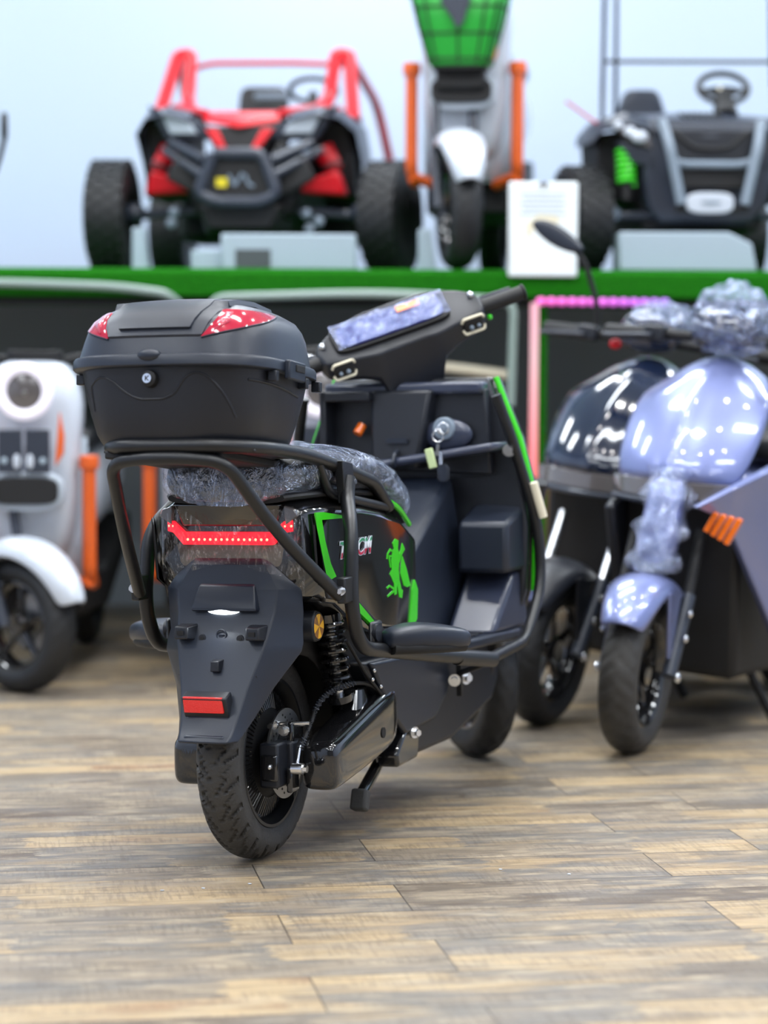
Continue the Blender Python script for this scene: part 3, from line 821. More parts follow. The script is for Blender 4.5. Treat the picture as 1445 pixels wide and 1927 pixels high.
# --- rear rack
rk = P('rack', tube(B(), fillet([(.350, .156, .675), (.27, .156, .732), (.11, .157, .765), (-.08, .158, .802), (-.28, .159, .822), (-.370, .11, .830), (-.370, -.11, .830), (-.28, -.159, .822), (-.08, -.158, .802), (.11, -.157, .765), (.27, -.156, .732), (.350, -.156, .675)],
        [0, .03, .03, .1, .09, .07, .07, .09, .1, .03, .03, 0], 8), .0135, 16), 'tube')
for s in (1, -1):
    obj('rack_rail', tube(B(), fillet([(-.03, .156 * s, .793), (.025, .156 * s, .724), (.07, .156 * s, .714), (.350, .156 * s, .675)], .03), .0095, 12), 'tube', rk)
    bm = B(); quadbox(bm, [(.055, .164 * s, .700), (.110, .164 * s, .695), (.110, .180 * s, .695), (.055, .180 * s, .700), (.045, .162 * s, .785), (.100, .162 * s, .778), (.100, .180 * s, .778), (.045, .180 * s, .785)])
    obj('rack_bracket', bm, 'tube', rk, bevel=.002)
    obj('rack_bolt', bolt(B(), (.078, .180 * s, .742), .007, (0, s, 0), .010), 'steel', rk)
bm = B()
for x, z in ((-.30, .822), (-.10, .802), (.06, .775)): box(bm, (x, 0, z - .004), (.035, .31, .006))
obj('rack_crossbar', bm, 'tube', rk, bevel=.002)
obj('rack_stay', box(B(), (-.085, -.01, .765), (.006, .05, .07)), 'tube', rk)

# guard loop behind the tail
gp = fillet([(-.070, .213, .530), (-.232, .160, .659), (-.362, .116, .800), (-.375, .04, .808), (-.375, -.04, .808), (-.362, -.116, .800), (-.232, -.160, .659), (-.070, -.213, .530)], [0, .10, .07, .03, .03, .07, .10, 0], 9)
gl = P('guard_loop', tube(B(), gp, .0125, 16), 'tube')
for s in (1, -1):
    bm = B(); box(bm, (-.052, .220 * s, .540), (.050, .018, .050)); obj('clamp', bm, 'tube', gl, bevel=.003)
    obj('clamp_bolt', bolt(B(), (-.078, .222 * s, .540), .0065, (-1, 0, 0), .009), 'steel', gl)
# side bars
for s in (1, -1):
    pts = fillet([(.080, .178 * s, .750), (.060, .182 * s, .710), (-.012, .218 * s, .650), (-.030, .222 * s, .500), (.012, .222 * s, .420), (.28, .248 * s, .378), (.56, .300 * s, .337)], [0, .03, .06, .05, .06, .1, 0], 8)
    sb = P('side_bar', tube(B(), pts, .0145, 16), 'tube')
    obj('sleeve', tube(B(), [(.43, .273 * s, .355), (.575, .303 * s, .334)], .0172, 16), 'tube', sb)
    bm = B(); box(bm, (.095, .222 * s, .440), (.055, .012, .050)); obj('footrest_hinge', bm, 'tube', sb, bevel=.008)
    obj('hinge_cap', cyl(B(), (.085, .222 * s, .443), (.085, .233 * s, .443), .017, 24), 'satin', sb)
    bm = B(); cyl(bm, (.66, .195 * s, .29), (.62, .285 * s, .325), .007, 10); box(bm, (.665, .195 * s, .275), (.012, .012, .07)); obj('stay', bm, 'tube', sb, bevel=.001)
    bm = B(); bolt(bm, (.64, .192 * s, .278), .010, (-.9, s * .3, 0), .012); bolt(bm, (.70, .196 * s, .276), .011, (-.5, s, 0), .010); obj('stay_bolt', bm, 'steel', sb)
# passenger footrests
def footpad(s, ang):
    m = Matrix.Translation((.115, .232 * s, .425)) @ Matrix.Rotation(ang * s, 4, 'Z') @ Matrix.Rotation(R(2), 4, 'Y') @ Matrix.Diagonal((.62, 1.05, 1.35, 1))
    secs = []
    for x, hw, hh, zc in ((0, .018, .012, 0), (.03, .030, .015, .002), (.10, .046, .019, .006), (.18, .050, .019, .004), (.26, .046, .017, 0), (.30, .036, .014, -.002), (.315, .022, .009, -.003)):
        secs.append(sring(x, 0, hw, zc, hh, 3.2, 24))
    fp = P('passenger_footrest', xf(loft(B(), secs), m), 'satin2', sub=1)
    bm = B(); secs = [sring(x, 0, hw - .004, -.012, .010, 3.2, 24) for x, hw in ((.02, .028), (.10, .044), (.2, .048), (.29, .036))]
    obj('footrest_underside', xf(loft(bm, secs), m), 'dark', fp)
footpad(-1, R(36)); footpad(1, R(44))

# --- main side skirts / floor
sk = [(.165, .372), (.40, .368), (.80, .345), (1.0, .33), (1.03, .24), (.98, .19), (.70, .138), (.44, .138), (.40, .20), (.30, .25)]
P('side_skirt', prism(B(), sk, -.165, .165), 'satin', bevel=.012, segs=3)
for s in (1, -1):
    bm = B(); quadbox(bm, [(.20, -.160 * s, .355), (.70, -.165 * s, .330), (.66, -.172 * s, .255), (.50, -.176 * s, .205), (.20, -.190 * s, .372), (.72, -.200 * s, .345), (.68, -.186 * s, .262), (.50, -.176 * s, .205)])
    bmesh.ops.remove_doubles(bm, verts=bm.verts, dist=.0005)
    bm.free()
    pl = [(.19, .368), (.74, .348), (.66, .262), (.56, .205), (.38, .197), (.30, .25)]
    bm = B(); prism(bm, pl, -.160 * s, -.176 * s); P('skirt_panel', bm, 'satin2', bevel=.006)
    bm = B()
    for x, z in ((.20, .352), (.235, .315), (.19, .335)): sph(bm, (x, -.176 * s, z), .0045, seg=10)
    P('rivet', bm, 'steel')
    bm = B(); prism(bm, [(.40, .215), (.46, .215), (.47, .19), (.46, .135), (.34, .13), (.33, .16)], -.120 * s, -.172 * s); P('stand_bracket', bm, 'gloss', bevel=.008)
    P('bracket_bolt', bolt(B(), (.425, -.174 * s, .193), .009, (-.5, -s, 0), .012), 'steel')
# centre stand, folded up
st = P('centre_stand', tube(B(), fillet([(.42, -.10, .135), (.34, -.115, .120), (.24, -.125, .088)], .03), .013, 14), 'gloss')
obj('stand_foot', noise_push(box(B(), (.228, -.128, .080), (.03, .035, .045), Matrix.Rotation(R(20), 3, 'Y')), 0, 1), pbr('worn_black_rubber', (.05, .05, .05), .8, bump=1, bscale=70), st, bevel=.006)
obj('stand_leg', tube(B(), fillet([(.42, .10, .135), (.34, .115, .120), (.24, .125, .088)], .03), .013, 14), 'gloss', st)
P('side_stand', tube(B(), fillet([(.50, .13, .15), (.44, .19, .07), (.40, .235, .008)], .02), .010, 12), 'gloss')
fb = P('floorboard', prism(B(), [(.46, -.165), (.60, -.225), (.88, -.265), (.95, -.25), (.95, .25), (.88, .265), (.60, .225), (.46, .165)], .345, .368, 'z'), 'satin2', bevel=.006)
bm = B()
for s in (1, -1):
    for k in range(6): box(bm, (.62 + .05 * k, s * .17, .370), (.03, .10, .004))
obj('rubber_mat', bm, 'satin', fb, bevel=.001)
# centre tunnel + footwell blocks
bm = B(); quadbox(bm, [(.46, -.10, .365), (.46, .10, .365), (.94, .14, .365), (.94, -.14, .365), (.50, -.085, .47), (.50, .085, .47), (.86, -.0 + .12, .72), (.86, -.12, .72)])
P('centre_tunnel', bm, 'satin2', bevel=.015)
for s in (1, -1):
    bm = B(); quadbox(bm, [(.80, -.145 * s, .50), (.80, -.265 * s, .50), (.95, -.275 * s, .50), (.95, -.145 * s, .50), (.80, -.150 * s, .615), (.80, -.268 * s, .615), (.95, -.272 * s, .655), (.95, -.150 * s, .665)])
    P('foot_bulge', bm, 'satin2', bevel=.012)
    bm = B(); quadbox(bm, [(.74, -.135 * s, .366), (.76, -.245 * s, .366), (.95, -.265 * s, .366), (.95, -.14 * s, .366), (.88, -.140 * s, .50), (.88, -.255 * s, .50), (.95, -.265 * s, .50), (.95, -.14 * s, .50)])
    P('foot_ramp', bm, 'blue_plastic', bevel=.012)
# leg shield
hs = [(.335, .235), (.45, .272), (.60, .280), (.70, .270), (.80, .245), (.90, .205), (.94, .19)]
LS = [(-w_, z) for z, w_ in hs] + [(w_, z) for z, w_ in reversed(hs)]
P('leg_shield', prism(B(), LS, .905, .935, 'x'), 'satin', bevel=.008)
bm = B(); secs = []
for z, w_ in hs:
    xf0 = 1.10 - abs(z - .6) * .15
    secs.append([(.935, w_ + .004, z), (.99, w_ + .006, z), (xf0 + .02, w_ * .62, z), (xf0 + .09, 0, z), (xf0 + .02, -w_ * .62, z), (.99, -w_ - .006, z), (.935, -w_ - .004, z)])
P('front_fairing', loft(bm, secs), 'gloss', bevel=.004, ang=25)
for s in (1, -1):
    P('green_edge', tube(B(), [(.945, s * (w_ + .008), z) for z, w_ in hs[1:]], .0075, 8), 'green')
# glove console
bm = B(); box(bm, (.895, 0, .918), (.08, .385, .028)); P('console_top', bm, 'blue_plastic', bevel=.008)
con = P('console', prism(B(), [(-.205, .72), (.185, .735), (.19, .915), (-.195, .915)], .875, .91, 'x'), 'satin', bevel=.004)
bm = B(); quadbox(bm, [(.82, -.045, .735), (.82, .065, .735), (.90, .075, .735), (.90, -.06, .735), (.84, -.075, .915), (.84, .070, .915), (.90, .08, .915), (.90, -.09, .915)])
obj('console_column', bm, 'satin', con, bevel=.008)
bm = B()
box(bm, (.85, .180, .825), (.075, .016, .18)); box(bm, (.85, .125, .902), (.075, .12, .022)); box(bm, (.85, .125, .742), (.075, .12, .022))
obj('glove_pocket', bm, 'satin', con, bevel=.004)
obj('orange_plug', cyl(B(), (.855, .098, .836), (.842, .106, .816), .011, 14), 'amber_plain', con)
bm = B(); quadbox(bm, [(.80, -.235, .775), (.80, .19, .715), (.92, .19, .715), (.92, -.245, .775), (.80, -.235, .795), (.80, .19, .735), (.92, .19, .735), (.92, -.245, .795)])
obj('console_lip', bm, 'blue_plastic', con, bevel=.008)
bm = B(); sph(bm, (.862, -.108, .812), .060, (.30, 1, .60), 28); kb = obj('key_surround', bm, 'blue_plastic', con)
bm = B(); cyl(bm, (.86, -.106, .826), (.838, -.106, .826), .026, 28); obj('ignition_lock', bm, 'greyl', con, bevel=.003)
obj('lock_ring', torus(B(), (.838, -.106, .826), .013, .002, 'x', 28, 8), 'steel', con)
bm = B(); box(bm, (.818, 0.0, .80), (.004, .05, .012)); tube(bm, fillet([(.82, 0, .775), (.80, 0, .770), (.79, 0, .750), (.80, 0, .742)], .01), .005, 8); obj('bag_hook', bm, 'satin2', con)
# handlebar assembly in its own steering frame
dl = R(38); s_, c_ = .5, .866
f0 = Vector((c_, 0, s_)); L0 = Vector((0, 1, 0)); ax = Vector((-s_, 0, c_))
HF = f0 * math.cos(dl) + L0 * math.sin(dl); HL = L0 * math.cos(dl) - f0 * math.sin(dl)
HM = Matrix((HF, HL, ax)).transposed().to_4x4(); HM.translation = Vector((.868, 0.003, 1.040)); HM = HM @ Matrix.Diagonal((1, .90, 1, 1))
def hsec(y, xr, xf_, zl, ztr, ztf):
    return [(xr + .012, y, zl), (xr, y, zl + .012), (xr, y, (zl + ztr) / 2), (xr, y, ztr - .008), (xr + .012, y, ztr), ((xr + xf_) / 2, y, (ztr + ztf) / 2), (xf_ - .016, y, ztf), (xf_, y, ztf - .015), (xf_, y, (zl + ztf) / 2), (xf_, y, zl + .012), (xf_ - .012, y, zl), ((xr + xf_) / 2, y, zl)]
pr = [(.225, -.020, .020, -.020, .016, .020), (.215, -.034, .036, -.034, .018, .034), (.18, -.044, .048, -.046, .018, .046), (.13, -.050, .060, -.056, .014, .058), (.09, -.054, .064, -.072, .010, .064), (.068, -.055, .064, -.135, .010, .066), (.058, -.052, .060, -.185, .010, .067)]
secs = [hsec(y, *q) for y, *q in pr] + [hsec(0, -.052, .060, -.198, .010, .068)] + [hsec(-y, *q) for y, *q in reversed(pr)]
hb = P('handlebar_cover', xf(loft(B(), secs), HM), 'satin', bevel=.004, ang=40)
bm = B(); dn = Matrix.Translation((.002, .022, .0385)) @ Matrix.Rotation(R(-26), 4, 'Y') @ Matrix.Diagonal((.82, 1.05, 1, 1))
loft(bm, [sring(z, 0, .050, 0, .150, 6, 32, 'z') for z in (-.006, .006)]); obj('dash_bezel', xf(bm, HM @ dn), 'dark', hb, bevel=.002)
bm = B(); loft(bm, [sring(z, 0, .040, 0, .135, 6, 32, 'z') for z in (.004, .012)]); obj('dash_screen', xf(bm, HM @ dn), 'screen', hb, bevel=.002)
bm = B(); bmesh.ops.create_grid(bm, x_segments=24, y_segments=70, size=1)
for v in bm.verts:
    v.co.x *= .043; v.co.y *= .146
    v.co.z = .016 + .007 * noise.noise(Vector((v.co.x * 40, v.co.y * 25, 2))) + .006 * abs(noise.noise(Vector((v.co.x * 70, v.co.y * 60, 7))))
obj('screen_wrap', xf(bm, HM @ dn), 'screen_film', hb, ang=80, label='crumpled bluish film over the display')
bm = B(); box(bm, (.022, -.055, .0165), (.02, .06, .002)); obj('screen_sticker', xf(bm, HM @ dn), 'amber_plain', hb, label='orange sticker on the display')
for s in (1, -1):
    bm = B()
    for zz, hx in ((.012, .0), (-.026, 0)):
        yy = s * .178
        tube(bm, fillet([(-.050, yy - .030, zz - .010 * (1 if zz < 0 else -1) * -1), (-.054, yy - .026, zz), (-.054, yy + .026, zz), (-.050, yy + .030, zz + (.010 if zz < 0 else -.010))], .006), .0032, 8)
    obj('switch_outline', xf(bm, HM), 'cream', hb, label='cream outline round the switches')
    bm = B(); box(bm, (-.050, s * .178, -.007), (.010, .052, .030)); obj('switch_housing', xf(bm, HM), 'dark', hb, bevel=.004)
    bm = B(); sph(bm, (-.057, s * .170, -.012), .006, seg=12); sph(bm, (-.057, s * .190, -.012), .005, seg=12); obj('switch_button', xf(bm, HM), 'greyl', hb)
    bm = B(); cyl(bm, (0, s * .215, 0), (0, s * .340, 0), .0175, 20); cyl(bm, (0, s * .338, 0), (0, s * .346, 0), .020, 20); obj('grip', xf(bm, HM), 'dark', hb, bevel=.003)
    bm = B(); tube(bm, fillet([(.03, s * .215, -.004), (.055, s * .24, -.006), (.062, s * .33, -.012)], .02), .006, 10); obj('brake_lever', xf(bm, HM), 'satin2', hb)
    bm = B(); sph(bm, (.01, s * .205, .034), .009, seg=12); obj('mirror_boss', xf(bm, HM), 'steel', hb)
bm = B(); sph(bm, (-.056, -.035, -.135), .009, (.6, 1, 1), 14); sph(bm, (-.02, .062, -.145), .008, seg=14); obj('cover_screw', xf(bm, HM), 'steel', hb)
bm = B(); sph(bm, (-.018, -.235, -.022), .007, seg=10); obj('starter_button', xf(bm, HM), 'green', hb)
# front wheel, fork, fender, crash bars
fw = Vector((1.36, 0, .21))
e = bpy.data.objects.new('front_wheel', None)
bpy.data.objects.remove(e)
SM = Matrix((HF.normalized(), HL.normalized(), ax)).transposed().to_4x4()
g_h = Vector((HF.x, HF.y, 0)).normalized(); 
WM = Matrix((g_h * 1.0, Vector((-g_h.y, g_h.x, 0)), Vector((0, 0, 1)))).transposed().to_4x4()
tmp = bpy.data.objects.new('tmp', None)
ty, ri = wheel(None, .21, .085, .14, 'tire', tread=24)
for o in (ty, ri):
    o.data.transform(Matrix.Translation((1.32, 0, 0)) @ WM); o.parent = S
for o in list(bpy.data.objects):
    if o.parent is ri: o.data.transform(Matrix.Translation((1.32, 0, 0)) @ WM)
ty.name = 'front_tire'; ri.name = 'front_rim'
bpy.data.objects.remove(tmp)
for s in (1, -1):
    y = .07 * s
    P('fork_leg', xf(tube(B(), [(0, y, 0), (-.30, y * .8, .48)], .017, 12), Matrix.Translation((1.32, 0, .21)) @ WM), 'satin')
bm = B(); secs = []
for k in range(13):
    a = R(10 + 150 * k / 12); rr = .245; ca, sa = math.cos(a), math.sin(a)
    secs.append([(rr * .84 * ca, -.062, WR + rr * .84 * sa), (rr * ca, -.05, WR + rr * sa), (rr * 1.03 * ca, 0, WR + rr * 1.03 * sa), (rr * ca, .05, WR + rr * sa), (rr * .84 * ca, .062, WR + rr * .84 * sa)])
P('front_fender', xf(loft(bm, secs, closed=False), Matrix.Translation((1.32, 0, 0)) @ WM), 'gloss', solid=.004, sub=1)
bm = B(); quadbox(bm, [(.98, -.16, .22), (.98, .16, .22), (1.10, .14, .36), (1.10, -.14, .36), (.95, -.20, .34), (.95, .20, .34), (1.1, .19, .5), (1.1, -.19, .5)])
P('front_undertray', bm, 'satin', bevel=.01)
for s in (1, -1):
    cb = P('front_crash_bar', tube(B(), fillet([(.58, .302 * s, .338), (.80, .305 * s, .350), (.925, .305 * s, .46), (.93, .300 * s, .60), (.86, .262 * s, .80), (.835, .235 * s, .90)], [0, .05, .06, .08, .04, 0], 8), .0125, 14), 'tube')
    obj('crash_bar_reflector', tube(B(), [(.915, .316 * s, .62), (.895, .300 * s, .70)], .010, 10), 'cream', cb)
    obj('crash_bar_bolt', bolt(B(), (.86, .255 * s, .775), .011, (-1, s * .3, 0), .01), 'steel', cb)

# --- top case (rack slopes, so the case sits pitched forward a little)
TUB = [(.826, .137, .137, -.205), (.838, .150, .152, -.205), (.86, .161, .165, -.205), (.90, .171, .177, -.205), (.94, .180, .186, -.205), (.975, .186, .192, -.205)]
LID = [(.998, .186, .192, -.205), (1.03, .186, .191, -.203), (1.05, .182, .186, -.200), (1.068, .173, .178, -.196), (1.084, .158, .166, -.192), (1.098, .135, .14, -.19), (1.108, .10, .10, -.19), (1.112, .05, .05, -.19)]
def prof_at(PR, z):
    for a, b in zip(PR, PR[1:]):
        if a[0] <= z <= b[0]:
            t = (z - a[0]) / (b[0] - a[0]); return [a[q] + (b[q] - a[q]) * t for q in (1, 2, 3)]
    return list(PR[-1][1:])
def case_pt(PR, th, z, off=0.0):
    hx, hy, cx_ = prof_at(PR, z); ca, sa = math.cos(th), math.sin(th); p = 3.3
    k = ((abs(ca) / hx) ** p + (abs(sa) / hy) ** p) ** (-1 / p)
    return Vector((cx_ + ca * (k + off), sa * (k + off), z))
def case_x(PR, y, z, off=0.0):
    hx, hy, cx_ = prof_at(PR, z); return cx_ - (hx + off) * max(0, 1 - (abs(y) / hy) ** 3.3) ** (1 / 3.3)
tc_ = P('top_case', loft(B(), [sring(z, cx_, hx, 0, hy, 3.3, 72, 'z') for z, hx, hy, cx_ in TUB]), 'satin', ang=50)
bm = B(); secs = []
for z, e in ((.975, .002), (.976, .013), (.979, .016), (.993, .016), (.998, .013), (1.0, .006)):
    secs.append(sring(z, -.205, .186 + e, 0, .192 + e, 3.3, 72, 'z'))
for z, hx, hy, cx_ in LID[1:]: secs.append(sring(z, cx_, hx, 0, hy, 3.3 if z < 1.1 else 3.0, 72, 'z'))
lid = obj('lid', loft(bm, secs), 'satin2', tc_, ang=40)
for (zz, off, e) in (((1.030, 1.034, 1.06, 1.080, 1.092), .0035, .020), ((1.043, 1.048, 1.065, 1.080, 1.094), .0075, 0)):
    bm = B(); secs = []
    for q, z in enumerate(zz):
        hw = (.068 + .004 * q) + e * (1 + .15 * q); o_ = 0 if q == 0 else off
        ys = [hw * (1 - k / 8) for k in range(17)]
        secs.append([(case_x(LID, hw + .004, z, -.006), hw + .004, z)] + [(case_x(LID, y, z, o_), y, z) for y in ys] + [(case_x(LID, hw + .004, z, -.006), -hw - .004, z)])
    for x, z in ((-.315, 1.104), (-.27, 1.112), (-.20, 1.1165), (-.12, 1.112), (-.08, 1.105)):
        hw = (.086 if x < -.1 else .06) + e * 1.4; z += off * .5
        secs.append([(x, hw + .004, z - .012)] + [(x, hw * (1 - k / 8), z - .002 * (1 - k / 8) ** 2) for k in range(17)] + [(x, -hw - .004, z - .012)])
    obj('lid_panel', loft(bm, secs, closed=False), 'satin2', lid, ang=28)
for sd in (1, -1):
    bm = B(); lo_, up_ = [], []
    N_ = 26
    for k in range(N_ + 1):
        t = k / N_; th = R(180 + sd * (27.5 + 56 * t))
        zl = 1.030 + .056 * t; zu = 1.031 + .055 * min(1, t / .20) + .003 * t
        lo_.append((th, zl)); up_.append((th, max(zu, zl + .0015)))
    secs = [[case_pt(LID, a[0], a[1], -.004), case_pt(LID, a[0], a[1], .0032), case_pt(LID, a[0], (a[1] + b[1]) / 2, .0036), case_pt(LID, b[0], b[1], .0032), case_pt(LID, b[0], b[1], -.004)] for a, b in zip(lo_, up_)]
    ln = obj('lid_lens', loft(bm, secs), 'red_lens', lid, ang=30, label='red translucent corner lens')
    bm = B(); fc = [case_pt(LID, R(180 + sd * a), z, .0045) for a, z in ((33, 1.040), (36, 1.068), (40, 1.080), (44, 1.080), (41, 1.060))]
    bm.faces.new([bm.verts.new(p) for p in fc]); obj('lens_facet', bm, 'red_lens_in', ln, solid=.001)
    bm = B(); tube(bm, [case_pt(LID, a[0], a[1] - .001, .001) for a in lo_], .0022, 6); obj('lens_edge', bm, 'satin2', lid)
bm = B(); sph(bm, (-.402, .0, .996), .024, (.5, 1, .5), 20); obj('lid_tab', bm, 'satin2', lid)
bm = B(); cyl(bm, (-.375, .004, .954), (-.398, .004, .954), .0175, 28, .0150); cyl(bm, (-.398, .004, .954), (-.400, .004, .954), .0150, 28, .012)
lk = obj('lock_boss', bm, 'dark', tc_)
bm = B(); cyl(bm, (-.400, .004, .954), (-.4035, .004, .954), .0088, 24); obj('lock_cylinder', bm, 'chrome', tc_)
bm = B(); box(bm, (-.4038, .0065, .954), (.001, .0016, .009)); box(bm, (-.4038, .0025, .9565), (.001, .0065, .0014), Matrix.Rotation(R(-42), 3, 'X')); box(bm, (-.4038, .0025, .9515), (.001, .0065, .0014), Matrix.Rotation(R(42), 3, 'X')); obj('lock_letter', bm, 'dark', tc_)
for sd in (1, -1):
    bm = B(); box(bm, (-.225, .212 * sd, .981), (.075, .012, .036)); lt = obj('latch', bm, 'satin2', tc_, bevel=.003)
    obj('latch_window', box(B(), (-.215, .2185 * sd, .986), (.040, .003, .013)), 'dark', lt, bevel=.001)
    for cx_ in (-.29, -.15, -.085): obj('latch_block', box(B(), (cx_, .197 * sd, .966), (.014, .018, .020)), 'satin', tc_, bevel=.002)
def groove(ctl, r, n=6):
    pts = fillet([Vector((a, z, 0)) for a, z in ctl], 12, n)
    out = []
    for a, b in zip(pts, pts[1:]):
        for k in range(4): q = a.lerp(b, k / 4); out.append(case_pt(TUB, R(q.x), q.y, -.0006))
    return tube(B(), out, r, 8)
obj('embossed_line', groove([(137, .90), (138.5, .945), (146, .962), (154, .955), (162, .930), (170, .918), (186, .918), (194, .928), (199, .955), (204, .966), (211, .962), (221, .925), (229, .88)], .0024), 'satin', tc_)
obj('embossed_line', groove([(232, .956), (240, .955), (265, .950), (291, .940)], .0030), 'satin', tc_)
obj('mount_plate', box(B(), (-.205, 0, .820), (.27, .24, .016)), 'dark', tc_, bevel=.004)
obj('mount_bolt', bolt(B(), (-.06, -.05, .815), .006, (0, 0, -1), .012), 'steel', tc_)
_pv = Vector((-.40, 0, .95))
tc_.matrix_local = Matrix.Translation(_pv + Vector((0, .014, 0))) @ Matrix.Rotation(R(6.5), 4, 'Y') @ Matrix.Translation(-_pv)

# --- keys in the ignition: a thing of its own
def Lw(p): return Vector((-0.2454, 4.8039, 0.002)) + rot @ Vector(p)
kc = thing('key_ring', 'bunch of keys with pale green tag hanging from the ignition lock', 'keys', Lw((.836, -.106, .826)), rot)
obj('key', box(B(), (-.018, 0, 0), (.034, .016, .003)), 'steel', kc, bevel=.001)
obj('ring', torus(B(), (-.034, 0, -.016), .013, .0014, 'x', 28, 6), 'steel', kc)
obj('chain', tube(B(), [(-.034, 0, -.034), (-.036, .002, -.060)], .004, 8), 'disc', kc)
obj('tag', xf(box(B(), (0, 0, 0), (.005, .020, .046)), Matrix.Translation((-.040, .016, -.066)) @ Matrix.Rotation(R(-14), 4, 'X')), 'tag_green', kc, bevel=.003, label='pale green plastic tag')
obj('spare_key', xf(loft(B(), [sring(z, 0, .0035, 0, w_, 2.5, 16, 'z') for z, w_ in ((-.020, .008), (-.015, .014), (.01, .015), (.018, .008))]), Matrix.Translation((-.036, -.012, -.098))), 'satin2', kc)
obj('key_blade', box(B(), (-.036, -.006, -.066), (.002, .008, .03)), 'steel', kc)

# ==================================================================  WHITE SCOOTERS
def face_rot(yaw, lean=0):
    a = R(yaw); h = Vector((-math.sin(a), -math.cos(a), 0)); l = Vector((math.cos(a), -math.sin(a), 0)); b = R(lean)
    l_ = l * math.cos(b) - uz * math.sin(b); u_ = uz * math.cos(b) + l * math.sin(b)
    return Matrix((h, l_, u_)).transposed()

def white_scooter(label, loc, yaw, steer, lean=0, basket=False):
    t = thing('white_scooter', label, 'scooter', loc, face_rot(yaw, lean))
    def Q(n, b, m, **k): return obj(n, b, m, t, **k)
    SMx = Matrix.Rotation(R(steer), 4, 'Z')
    def st_(o): o.data.transform(SMx); return o
    ty, ri = wheel(t, .20, .10, .130, 'tire', tread=26, spoke='spokes', n=80)
    for o in [ty, ri] + [c for c in bpy.data.objects if c.parent is ri]: st_(o)
    bm = B(); lathe_y(bm, [(.035, .045), (.085, .045), (.085, .049), (.035, .049)], (0, 0, .20), 40, closed=True); st_(obj('brake_disc', bm, 'disc', t))
    bm = B(); secs = []
    for k in range(17):
        a = R(18 + 148 * k / 16); rr = .252; ca, sa = math.cos(a), math.sin(a); w_ = .072 * math.sin(PI * (k + 1.2) / 18.4) ** .5
        secs.append([(rr * .80 * ca, -w_ - .006, .2 + rr * .80 * sa), (rr * .97 * ca, -w_, .2 + rr * .97 * sa), (rr * 1.06 * ca, 0, .2 + rr * 1.06 * sa), (rr * .97 * ca, w_, .2 + rr * .97 * sa), (rr * .80 * ca, w_ + .006, .2 + rr * .80 * sa)])
    st_(obj('front_fender', loft(bm, secs, closed=False), 'white', t, solid=.006, sub=1))
    for s in (1, -1):
        st_(obj('fork_leg', tube(B(), [(0, .066 * s, .20), (-.06, .066 * s, .36), (-.10, .060 * s, .56)], [.018, .018, .014], 12), 'greyp', t))
    # body shield
    bm = B(); secs = []
    for z, w_, x in ((.36, .085, -.20), (.42, .115, -.17), (.50, .135, -.14), (.62, .140, -.125), (.74, .145, -.13), (.80, .155, -.135), (.88, .150, -.14), (.94, .125, -.155), (.975, .08, -.18)):
        secs.append(sring(z, x - .07, .075, 0, w_, 3.4, 36, 'z'))
    body_ = Q('front_body', loft(bm, secs), 'white', sub=1)
    bm = B(); loft(bm, [sring(x, 0, .100, .588, .040, 4, 32) for x in (-.10, -.050)]); obj('lower_slot', bm, 'dark', body_, bevel=.004)
    bm = B(); loft(bm, [sring(x, 0, .112, .585, .058, 3, 32) for x in (-.12, -.066)]); obj('slot_surround', bm, 'whitem', body_, bevel=.006)
    for s in (1, -1):
        bm = B(); box(bm, (-.052, .041 * s, .705), (.016, .072, .128)); pn = obj('grille_panel', bm, 'greyp', body_, bevel=.004)
        bm = B(); sph(bm, (-.044, .020 * s, .675), .02, (.2, .55, 1.1), 16); obj('oval_lens', bm, 'white', pn)
        bm = B(); sph(bm, (-.044, .057 * s, .677), .010, (.3, 1, 1), 12); obj('panel_bolt', bm, 'board', pn)
        bm = B(); prism(bm, [(.105 * s, .82), (.118 * s, .75), (.116 * s, .70), (.092 * s, .66)], -.075, -.048, 'x'); obj('orange_flash', bm, 'orange', body_, bevel=.003)
    if not basket:
        bm = B(); torus(bm, (-.060, 0, .880), .069, .017, 'x', 48, 12); hl = obj('headlight', bm, 'lamp_ring', body_, label='round headlight with pale glowing ring')
        bm = B(); sph(bm, (-.066, 0, .880), .057, (.25, 1, 1), 28); obj('headlight_lens', bm, 'glass_dark', hl)
        bm = B(); sph(bm, (-.066, .002, .877), .022, (.7, 1, 1), 16); obj('bulb', bm, 'disc', hl)
    # leg shield wings, floor, rear body
    bm = B(); secs = []
    for z, w_ in ((.30, .14), (.45, .145), (.62, .145), (.74, .14)): secs.append([(-.30, -w_, z), (-.24, -w_ * .75, z), (-.22, 0, z), (-.24, w_ * .75, z), (-.30, w_, z)])
    Q('leg_shield', loft(bm, secs, closed=False), 'whitem', solid=.02)
    Q('floorboard', prism(B(), [(-.28, .20), (-.28, .34), (-.75, .30), (-1.3, .45), (-1.3, .36), (-.8, .18)], -.14, .14), 'dark', bevel=.01)
    Q('seat', loft(B(), [sring(x, 0, w_, z, .045, 3, 20) for x, w_, z in ((-.68, .09, .70), (-.78, .13, .73), (-1.1, .14, .76), (-1.3, .12, .77), (-1.36, .08, .77))]), 'vinyl', sub=1)
    Q('rear_body', loft(B(), [sring(x, 0, w_, z, h, 3, 20) for x, w_, z, h in ((-.66, .10, .52, .15), (-.85, .14, .56, .14), (-1.2, .15, .60, .11), (-1.45, .10, .64, .07))]), 'white', sub=1)
    ty2, ri2 = wheel(t, .20, .09, .13, 'tire', grooves=False, n=48)
    for o in [ty2, ri2] + [c for c in bpy.data.objects if c.parent is ri2]: o.data.transform(Matrix.Translation((-1.20, 0, 0)))
    ty2.name = 'rear_tire'; ri2.name = 'rear_rim'
